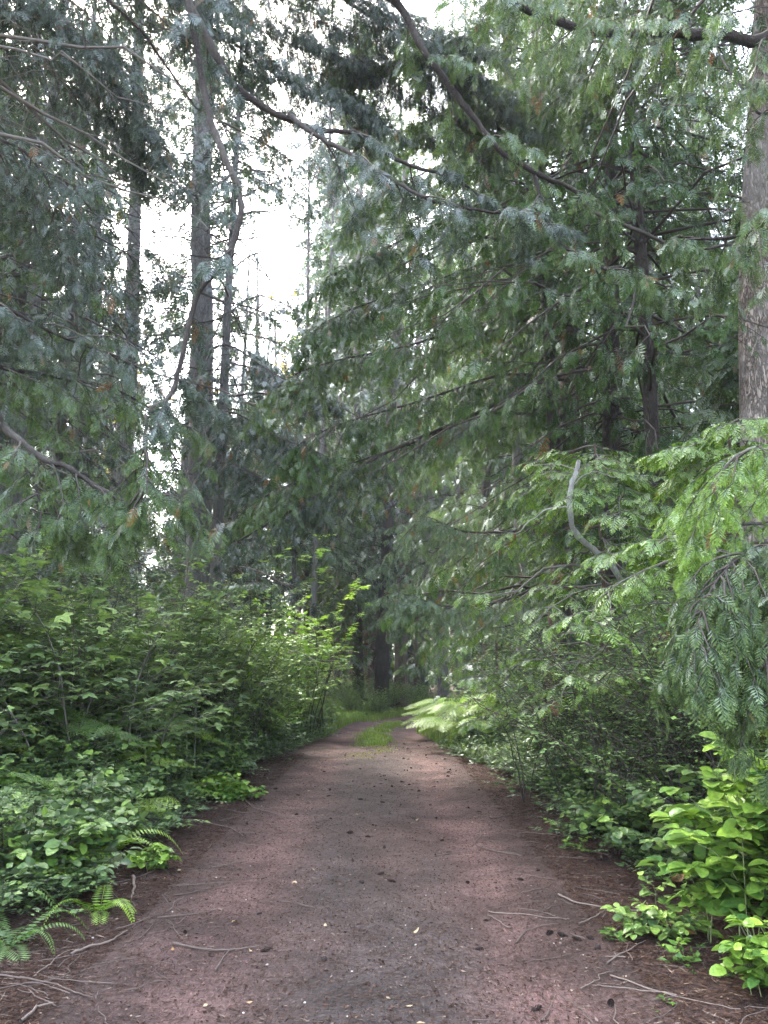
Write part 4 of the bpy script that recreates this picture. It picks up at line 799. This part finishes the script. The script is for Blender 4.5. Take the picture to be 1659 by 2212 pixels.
# the bracken clump, its light put into brighter leaf colour, on the right where the track bends
for i, (x, y, s) in enumerate(sorted(bed(1.2, 3.2, 16.8, 21.5, 34, .85, 1.2, 53, .3), key=lambda p: p[1])): fern('bracken', 'bright arching bracken in the clump right of the track bend, %s of them' % nth(i), x, y, s*.85, 560+i, 5, 1, (.7, 1.0)[i % 2], 'bright bracken clump right of the bend', face=2.0)
for i, (x, y, s) in enumerate(sorted(bed(-2.6, 6, 27.5, 33, 22, .6, .9, 54, .6, lambda x, y: abs(x-road_cx(y)) > 1.6), key=lambda p: p[1])): fern('sword', 'sword fern at the foot of the trunks beyond the bend, %s of them' % nth(i), x, y, s*1.3, 580+i, 8, i % 2, .7, 'sword ferns beyond the bend')
for i, (x, y, s) in enumerate(sorted(bed(1.9, 3.6, 7.0, 16, 8, .5, .8, 55, .7, lambda x, y: x > Rx(y)+.1), key=lambda p: p[1])): fern('sword', 'dark sword fern on the right bank, %s of them' % nth(i), x, y, s, 620+i, 7, 0, .7, 'dark sword ferns on the right bank')

# maple sprays: saplings with layered yellow-green leaves
def maple(x, y, lab, seed, h, n, spread, leafm='maple', size=.13, ntw=8, nl=7, twl=.6, lo=.35):
    st, fo = shrub_meshes(seed, n, h, spread, LEAF_MAPLE, size, leafm, ntw, nl, twl, .012, .4, .1, .14, 'twig', lo)
    t = thing('maple_sapling', lab, 'maple sapling', (x, y, float(gh(x, y)))); link('stems', st, t); link('foliage', fo, t)
maple(-1.95, 20.5, 'vine maple sapling with layered yellow-green leaves above the left verge', 601, 5.0, 11, 1.3, ntw=8, nl=7, lo=.42, size=.17)
p = px(630, 840, 24); maple(p[0], 24, 'slender maple with lime leaves high in the gap left of centre', 602, 9.8, 5, 1.2, ntw=5, nl=6, lo=.75, size=.16)
maple(-6.3, 27, 'maple sapling glowing behind the thick grey fir', 603, 4.8, 9, 2.0, ntw=8, nl=7, lo=.4)
maple(-3.6, 30, 'maple sapling behind the tall left bush', 604, 5.0, 9, 2.0, ntw=8, nl=7, lo=.4)
for i, (u, v, Y) in enumerate(((300, 730, 34), (450, 960, 38), (985, 290, 44), (1250, 640, 46), (650, 620, 40))):  # trees added in golden colour to stand for sunlit foliage
    p = px(u, v, Y); maple(p[0], Y, ('leafy tree tinted golden as if sunlit, glimpsed left of the thick grey fir', 'leafy tree tinted golden as if sunlit, low behind the thick grey fir', 'leafy top tinted golden as if sunlit, high right of centre', 'leafy top tinted golden as if sunlit, behind the dark right cedars', 'pale treetop tinted golden as if sunlit, under the bright sky gap')[i], 605+i, p[2]+1.5, 8, 2.2, 'gold', .22, 8, 6, .9, .72)

# grass strip and verge grass
def grass(name, label, pts, hmin, hmax, leafm, seed, w_=.004):
    rng = np.random.default_rng(seed); n = len(pts); az = rng.uniform(0, 6.28, n); h = rng.uniform(hmin, hmax, n); ln = rng.normal(0, .35, n)
    d = np.stack([np.cos(az), np.sin(az)], -1); wv = np.stack([-np.sin(az), np.cos(az), 0*az], -1)*w_
    base = np.column_stack([pts, zroad(pts[:, 0], pts[:, 1])-.01]); midp = base+np.column_stack([d*(ln*h*.3)[:, None], h*.6]); tip = base+np.column_stack([d*(ln*h)[:, None], h*.95])
    V = np.stack([base-wv, base+wv, midp+wv*.8, midp-wv*.8, tip, tip], 1); Q = np.array([[0, 1, 2, 3], [3, 2, 4, 5]])[None]+(np.arange(n)*6)[:, None, None]
    C = np.zeros((n, 6, 3)); C[:, :, 0] = rng.uniform(0, 1, (n, 1)); C[:, 4:, 1] = .6
    b = MB(); b.add(V, Q, 0, C); o = b.build(name, M[leafm]); tag(o, label, kind='stuff')
rng = np.random.default_rng(9)
p = np.column_stack([rng.normal(0, .21, 9000), rng.uniform(18.2, 27, 9000)]); p[:, 0] += road_cx(p[:, 1])-.12; p = p[fbm(p[:, 0]*3, p[:, 1]*1.2, 3, 6) > .45]
grass('grass', 'bright green grass strip between the wheel tracks', p, .05, .15, 'grass', 1)
p = np.column_stack([rng.normal(0, .3, 2600), rng.uniform(15.6, 18.4, 2600)]); p[:, 0] += road_cx(p[:, 1])-.1; p = p[fbm(p[:, 0]*2, p[:, 1]*2, 3, 16) > .42]
grass('grass', 'yellowish trampled grass where the middle strip begins', p, .015, .04, 'drygrass', 2, .006)
p = np.column_stack([rng.uniform(-3.4, .0, 16000), rng.uniform(20.5, 30, 16000)]); p = p[(p[:, 0] < Lx(p[:, 1])+.35)]; 
p2 = np.column_stack([rng.uniform(-3, 6, 16000), rng.uniform(27, 34, 16000)]); p2 = p2[np.abs(p2[:, 0]-road_cx(p2[:, 1])) > 1.1]
p3 = np.column_stack([rng.uniform(.8, 3, 9000), rng.uniform(14.5, 24, 9000)]); p3 = p3[p3[:, 0] > Rx(p3[:, 1])-.12]
grass('grass', 'grass along the verges near the bend', np.vstack([p, p2, p3]), .08, .32, 'grass', 3)

rr = np.random.default_rng(12); b = MB()
for i in range(26):
    x, y = rr.normal(-.15, .2), rr.uniform(20.5, 24); z = float(zroad(x, y))+rr.uniform(.12, .2)
    for k in range(5):
        a = k*1.257; V = np.array([(0, 0, 0), (cos(a-.35), sin(a-.35), .2), (1.4*cos(a), 1.4*sin(a), .3), (cos(a+.35), sin(a+.35), .2)])*.014+(x, y, z); b.add(V, np.array([(0, 1, 2, 3)]))
tag(b.build('grass_blossom', M['flower']), 'tiny white flowers dotted over the grass strip', kind='stuff')
# ------------------------------------------------------------------ litter, cones, sticks
rng = np.random.default_rng(5)
def flecks(n, xs, ys, lmin, lmax, w_, name, label, mat, seed, freshp=.05):
    r = np.random.default_rng(seed); az = r.uniform(0, pi, n); L = r.uniform(lmin, lmax, n)*r.uniform(.5, 1, n); base = np.column_stack([xs, ys, zroad(xs, ys)+.004+r.uniform(0, .006, n)])
    d = np.stack([np.cos(az), np.sin(az), r.normal(0, .12, n)], -1)*L[:, None]*.5; s = np.stack([-np.sin(az), np.cos(az), r.normal(0, .3, n)], -1)*(w_*r.uniform(.5, 1.5, n))[:, None]
    V = np.stack([base-d, base+s, base+d, base-s], 1); Q = np.arange(4)[None, None]+(np.arange(n)*4)[:, None, None]
    C = np.zeros((n, 4, 3)); C[:, :, 0] = r.uniform(0, 1, (n, 1)); C[:, :, 1] = (r.uniform(0, 1, (n, 1)) < freshp)*1.
    b = MB(); b.add(V, Q, 0, C); tag(b.build(name, M[mat]), label, kind='stuff')
n = 170000; y = 3.4+16*rng.uniform(0, 1, n)**1.5; x = road_cx(y)+rng.normal(0, 1.6, n); keep = rng.uniform(0, 1, n) < np.clip(.25+.75*sstep(.6, 2.0, np.abs(x-road_cx(y))), 0, 1)*np.clip(1.5*fbm(x*1.5, y*1.5, 3, 8), .2, 1)
x, y = x[keep], y[keep]; flecks(len(x), x, y, .02, .08, .0022, 'needle_litter', 'brown conifer needles strewn over the track', 'litter', 1)
n = 30000; y = 3.4+14*rng.uniform(0, 1, n)**1.4; x = road_cx(y)+rng.normal(0, 1.7, n); flecks(n, x, y, .008, .04, .006, 'bark_litter', 'crumbs of bark and leaf scattered over the track', 'litter', 2, .08)
# extra duff off the track edges
n = 60000; y = 3.4+13*rng.uniform(0, 1, n)**1.4; sgn = np.where(rng.uniform(0, 1, n) < .5, -1, 1); x = road_cx(y)+sgn*(1.5+np.abs(rng.normal(0, .8, n)))
flecks(n, x, y, .03, .14, .0028, 'needle_litter', 'thick brown needle duff along both edges of the track', 'litter', 3)
# cones
b = MB()
def cone_mesh(seed):
    r = np.random.default_rng(seed); b = MB(); K = []
    for i in range(46):
        t = (i+.5)/46; a = i*2.4; rad = .5*math.sin(pi*(.12+.8*t)); c = np.array([cos(a)*rad*.35, sin(a)*rad*.35, t])
        o = np.array([cos(a), sin(a), .35]); o /= np.linalg.norm(o); s = np.array([-sin(a), cos(a), 0]); u_ = np.array([0, 0, 1.])
        tip = c+o*rad*.62; K.append([c-s*.02, c+o*rad*.4-s*.12, tip, c+o*rad*.4+s*.12]); K.append([c-u_*.05, c+o*rad*.3-s*.1-u_*.06, tip-u_*.02, c+o*rad*.3+s*.1-u_*.06])
    V = np.array(K).reshape(-1, 3); V[:, 2] -= .5; V = V[:, [2, 0, 1]]; V[:, 2] += .28
    C = np.zeros((len(V), 3)); C[:, 0] = np.tile([0, .15, .5, .15], len(V)//4)
    b.add(V, np.arange(len(V)).reshape(-1, 4), 0, C); b.tubes(np.array([(-.45, 0, .28), (0, 0, .28), (.45, 0, .28)]), np.array([.05, .16, .04]), 6)
    return b.mesh('cone', [M['cone']])
CM = [cone_mesh(i) for i in range(3)]
conepix = [(757, 1802), (430, 1880), (1010, 1908), (822, 1694), (905, 1710), (824, 1720), (680, 1700), (595, 1705), (560, 1712), (550, 1652), (1035, 1707), (1112, 1695), (880, 1665), (868, 1690), (1050, 1990), (1188, 2018), (1215, 2022), (1245, 2030), (1275, 2028), (1320, 2010), (1035, 2052), (1290, 2050), (960, 1660), (985, 1665), (1000, 1640), (750, 1652), (700, 1668), (1075, 1720), (1140, 1790), (1090, 1660), (560, 1975), (575, 2055), (400, 2015), (700, 2075), (1620, 2060), (920, 1632), (945, 1690), (1320, 2170), (1160, 2183), (1580, 2115), (640, 1760), (845, 1905), (1070, 1768), (930, 1740), (500, 1780)]
def gpt(u, v):
    c = (1106-v)/F; yy = cos(PITCH)-sin(PITCH)*c; zz = sin(PITCH)+cos(PITCH)*c; t = -CAMH/zz; X_, Y_ = (u-829.5)/F*t, yy*t
    for _ in range(4):
        z = float(zroad(X_, Y_)); t = (z-CAMH)/zz; X_, Y_ = (u-829.5)/F*t, yy*t
    return X_, Y_, z
names = {0: 'dark cone lying across the bend of a thin stick mid-track', 1: 'round dark cone at the left edge of the track near the salal', 2: 'dark cone in the right wheel track by the thin forked twigs'}
rc = np.random.default_rng(3)
allc = [gpt(u, v) for (u, v) in conepix]
for _ in range(95):
    yy = rc.uniform(6.5, 20); xx = float(road_cx(yy))+rc.normal(.35, 1.05); allc.append((xx, yy, float(zroad(xx, yy))))
for i, (x, y, z) in enumerate(allc):
    o = link('fir_cone', CM[i % 3], None, (x, y, z-.002)); s = rc.uniform(.024, .048); o.scale = (s*1.5, s*.85, s*.8); o.rotation_euler = (0, rc.normal(0, .15), rc.uniform(0, 6.28))
    if i in names: tag(o, names[i], 'cone')
    else: tag(o, 'small dark fir cone scattered on the dirt track', 'cone', 'fir cones scattered on the track')
# sticks given by picture points
def stick(name, label, pix, r, mat='stick', group=None, forks=()):
    P = np.array([gpt(u, v) for u, v in pix]); P[:, 2] += r*1.2; K = len(pix)*4; t = np.linspace(0, len(P)-1, K); i = np.minimum(t.astype(int), len(P)-2); f = (t-i)[:, None]
    C = P[i]*(1-f)+P[i+1]*f; rr = np.random.default_rng(int(pix[0][0]*7+pix[0][1])); C += rr.normal(0, r*.35, C.shape); C[:, 2] = zroad(C[:, 0], C[:, 1])+r*.9+.004+np.abs(rr.normal(0, r*.3, K))
    org = C[0].copy(); b = MB(); b.tubes(C-org, r*np.linspace(1, .45, K)*(1+rr.normal(0, .06, K)), 7)
    o = b.build(name, M[mat], None, org); tag(o, label, 'stick', group)
S = [
 ('pale curved stick lying in the needles at lower left', [(148, 2068), (190, 2050), (235, 2040), (275, 2015)], .012, 'stick_pale'),
 ('short pale stick at the bottom left corner', [(45, 2212), (80, 2180), (115, 2172)], .011, 'stick_pale'),
 ('thick wavy grey stick lying flat left of centre in the foreground', [(375, 2042), (420, 2052), (470, 2056), (520, 2054), (560, 2048)], .010, 'stick'),
 ('stubby bare pale stick below the left salal', [(288, 1900), (290, 1925), (285, 1945)], .019, 'stick_pale'),
 ('straight thin stick across the left wheel track', [(340, 1985), (400, 1980), (475, 1966)], .007, 'stick'),
 ('long thin curved twig on the left wheel track', [(525, 1725), (545, 1745), (590, 1758), (645, 1772)], .008, 'stick_pale'),
 ('wavy twig at the left edge of the track below the bank', [(410, 1772), (460, 1782), (500, 1790), (525, 1808)], .008, 'stick_pale'),
 ('thin dark stick beside the large mid-track cone', [(705, 1790), (740, 1802), (785, 1810)], .006, 'stick'),
 ('long pale branch running from the track into the lower right salal', [(1205, 1935), (1250, 1955), (1310, 1965), (1380, 1972), (1455, 1978)], .010, 'stick_pale'),
 ('curved side twig under the long pale branch at lower right', [(1250, 2000), (1285, 1985), (1310, 1968)], .009, 'stick_pale'),
 ('thin twig running from the right wheel track to the litter', [(1055, 1972), (1120, 1976), (1180, 1985), (1230, 1988)], .006, 'stick_pale'),
 ('arched twig on the right wheel track', [(1115, 2040), (1135, 2015), (1170, 2003), (1205, 1998)], .008, 'stick'),
 ('slanting straight twig before the small weeds at lower right', [(1310, 2085), (1350, 2060), (1395, 2035)], .007, 'stick_pale'),
 ('thin straight stick crossing the middle of the track', [(945, 1850), (985, 1843), (1010, 1840)], .006, 'stick_pale'),
 ('dark stick pile twig at the right edge of the track', [(1030, 1830), (1070, 1842), (1120, 1848)], .010, 'stick'),
 ('straight grey twig right of the dark stick pile', [(1060, 1838), (1100, 1846), (1128, 1850)], .006, 'stick_pale'),
 ('short slanted twig in the left foreground', [(465, 2100), (480, 2075), (498, 2052)], .006, 'stick_pale'),
 ('short grey stick between the wavy stick and the fern', [(300, 2032), (315, 2018), (330, 1998)], .007, 'stick'),
 ('long thin stick reaching right from the fern tip', [(250, 2010), (300, 1995), (345, 1975)], .006, 'stick'),
 ('curled long root-like twig along the lower left edge', [(0, 2110), (60, 2118), (120, 2130), (160, 2148), (200, 2160)], .008, 'stick'),
 ('slanting brown stick near the bottom of the right wheel track', [(1170, 2212), (1190, 2180), (1200, 2155)], .007, 'stick'),
 ('long brown twig along the bottom right corner', [(1320, 2110), (1400, 2140), (1500, 2165), (1600, 2185)], .006, 'stick_pale'),
 ('thin arched twig in the left litter', [(210, 1905), (230, 1920), (265, 1950), (300, 1965)], .006, 'stick'),
 ('thin twig branching in the left litter', [(350, 1935), (365, 1955), (400, 1975), (440, 1988)], .005, 'stick'),
 ('crossing twig beside the branching one on the left', [(380, 1915), (440, 1912), (500, 1905)], .006, 'stick'),
 ('short curved pale twig on the right side of the track', [(1018, 1830), (1040, 1805), (1035, 1780)], .006, 'stick_pale'),
 ('brown stick under the creeping plants on the right', [(1060, 1770), (1110, 1762), (1160, 1745)], .009, 'stick'),
 ('bright orange broken stick standing out at the right bank', [(1240, 1752), (1255, 1775), (1268, 1800)], .022, 'deadleaf'),
]
for lab, pix, r, m in S: stick('fallen_stick', lab, pix, r*.72, m)
rs = np.random.default_rng(8)
for i in range(280):
    y = 3.9+10*rs.uniform()**1.5; sg = -1 if rs.uniform() < .5 else 1; x = float(road_cx(y))+sg*abs(rs.normal(1.75, .45)); a = rs.uniform(0, pi); L = rs.uniform(.1, .45)
    K = 8; t = np.linspace(-.5, .5, K); C = np.column_stack([x+cos(a)*t*L, y+sin(a)*t*L, 0*t]); C[:, :2] += np.cumsum(rs.normal(0, .012, (K, 2)), 0)*L*3; r = rs.uniform(.0018, .0045)
    C[:, 2] = zroad(C[:, 0], C[:, 1])+r+.005; org = C[0].copy(); b = MB(); b.tubes(C-org, r*np.linspace(1, .5, K), 5); o = b.build('fallen_twig', M['stick' if i % 3 else 'stick_pale'], None, org)
    tag(o, 'thin fallen twig in the needles beside the wheel tracks', 'twig', 'thin twigs fallen beside the wheel tracks')
# dead leaves and pale stones
for i in range(46):
    y = 3.9+9*rs.uniform()**1.4; x = float(road_cx(y))+rs.normal(0, 1.7); b = MB(); tv, tq, tg = LEAF_SMALL if i % 2 else LEAF_SALAL
    C = np.zeros((len(tv), 3)); C[:, 0] = rs.uniform(); C[:, 1] = rs.uniform()*.6; b.add(tv*np.array([1, 1, rs.choice([-1.5, 1.5])]), tq, 0, C); o = b.build('dead_leaf', M['deadleaf'], None, (x, y, float(zroad(x, y))+.012))
    s = rs.uniform(.025, .05); o.scale = (s, s, s); o.rotation_euler = (rs.normal(0, .2), rs.normal(0, .3), rs.uniform(0, 6.28)); tag(o, 'small dry leaf fallen on the track', 'leaf', 'dry leaves fallen on the track')
def stone_mesh(seed):
    r = np.random.default_rng(seed); n, k = 6, 8; th = np.linspace(0, pi, n); ph = np.linspace(0, 2*pi, k, endpoint=False); T, P_ = np.meshgrid(th, ph, indexing='ij'); R = 1+r.normal(0, .13, T.shape); R[0] = R[0, 0]; R[-1] = R[-1, 0]
    V = np.stack([R*np.sin(T)*np.cos(P_), R*np.sin(T)*np.sin(P_)*.8, R*np.cos(T)*.55], -1).reshape(-1, 3); i = np.arange(k)[None]+np.arange(n-1)[:, None]*k; j = (np.arange(k)[None]+1) % k+np.arange(n-1)[:, None]*k
    b = MB(); b.add(V, np.stack([i, j, j+k, i+k], -1).reshape(-1, 4), 0, np.full((n*k, 3), .3), False); return b.mesh('stone', [M['stone']])
SM = [stone_mesh(i) for i in range(3)]
for i in range(60):
    y = 3.9+8*rs.uniform()**1.4; x = float(road_cx(y))+rs.normal(0, 1.1); o = link('pebble', SM[i % 3], None, (x, y, float(zroad(x, y))+.002)); s = rs.uniform(.003, .009); o.scale = (s, s, s); o.rotation_euler = (0, 0, rs.uniform(0, 6.28))
    tag(o, 'tiny pale pebble on the dirt track', 'pebble', 'pale pebbles on the track')
# small weeds at the lower right
def weed(u, v, lab, seed, **k):
    p = dict(seed=seed, n=8, h=.12, spread=.12, leaf_t=LEAF_SMALL, size=.035, leafm='salal_bright', ntw=3, nl=5, twl=.06, stem_r=.0015, fresh=.3, lo=.2, stemm='stemgreen'); p.update(k)
    st, fo = shrub_meshes(**p); x, y, z = gpt(u, v); t = thing('weed', lab, 'weed', (x, y, z)); link('stems', st, t); link('foliage', fo, t)
weed(1415, 2160, 'pale flowering weed flat on the dirt at lower right', 701)
weed(1478, 2080, 'grassy weed tuft beside the lower right salal', 702, h=.2, size=.05)
weed(1000+330, 2030, 'single upright sprig in the litter right of the track', 703, n=3, h=.16, spread=.04, size=.06)
weed(1560, 2110, 'small creeping weed near the right frame edge', 704, spread=.2)
weed(1500, 2010, 'leafy weed leaning out from under the bright salal', 705, h=.25, size=.06)
weed(1250, 1840, 'small light green sprout at the right edge beside the track', 706, size=.06, h=.2)
# thin bluish volume added to stand for lens glare
def veil(density):
    m = bpy.data.materials.new('glare_veil'); m.use_nodes = True; nt = m.node_tree; nt.nodes.clear(); out = nt.nodes.new('ShaderNodeOutputMaterial'); v = nt.nodes.new('ShaderNodeVolumePrincipled')
    v.inputs['Color'].default_value = (.80, .88, 1, 1); v.inputs['Density'].default_value = density; v.inputs['Anisotropy'].default_value = .45; nt.links.new(v.outputs[0], out.inputs['Volume'])
    b = MB(); x0, x1, y0, y1, z0, z1 = -240, 240, -80, 440, -2, 48
    V = np.array([(x, y, z) for z in (z0, z1) for y in (y0, y1) for x in (x0, x1)], float)
    b.add(V, np.array([(0, 2, 3, 1), (4, 5, 7, 6), (0, 1, 5, 4), (2, 6, 7, 3), (0, 4, 6, 2), (1, 3, 7, 5)])); o = b.build('veil', m); tag(o, 'thin bluish haze added in place of lens glare', kind='stuff')
veil(.0008)
print('script built in %.1fs, verts %d' % (time.time()-T00, sum(len(m.vertices) for m in bpy.data.meshes)))
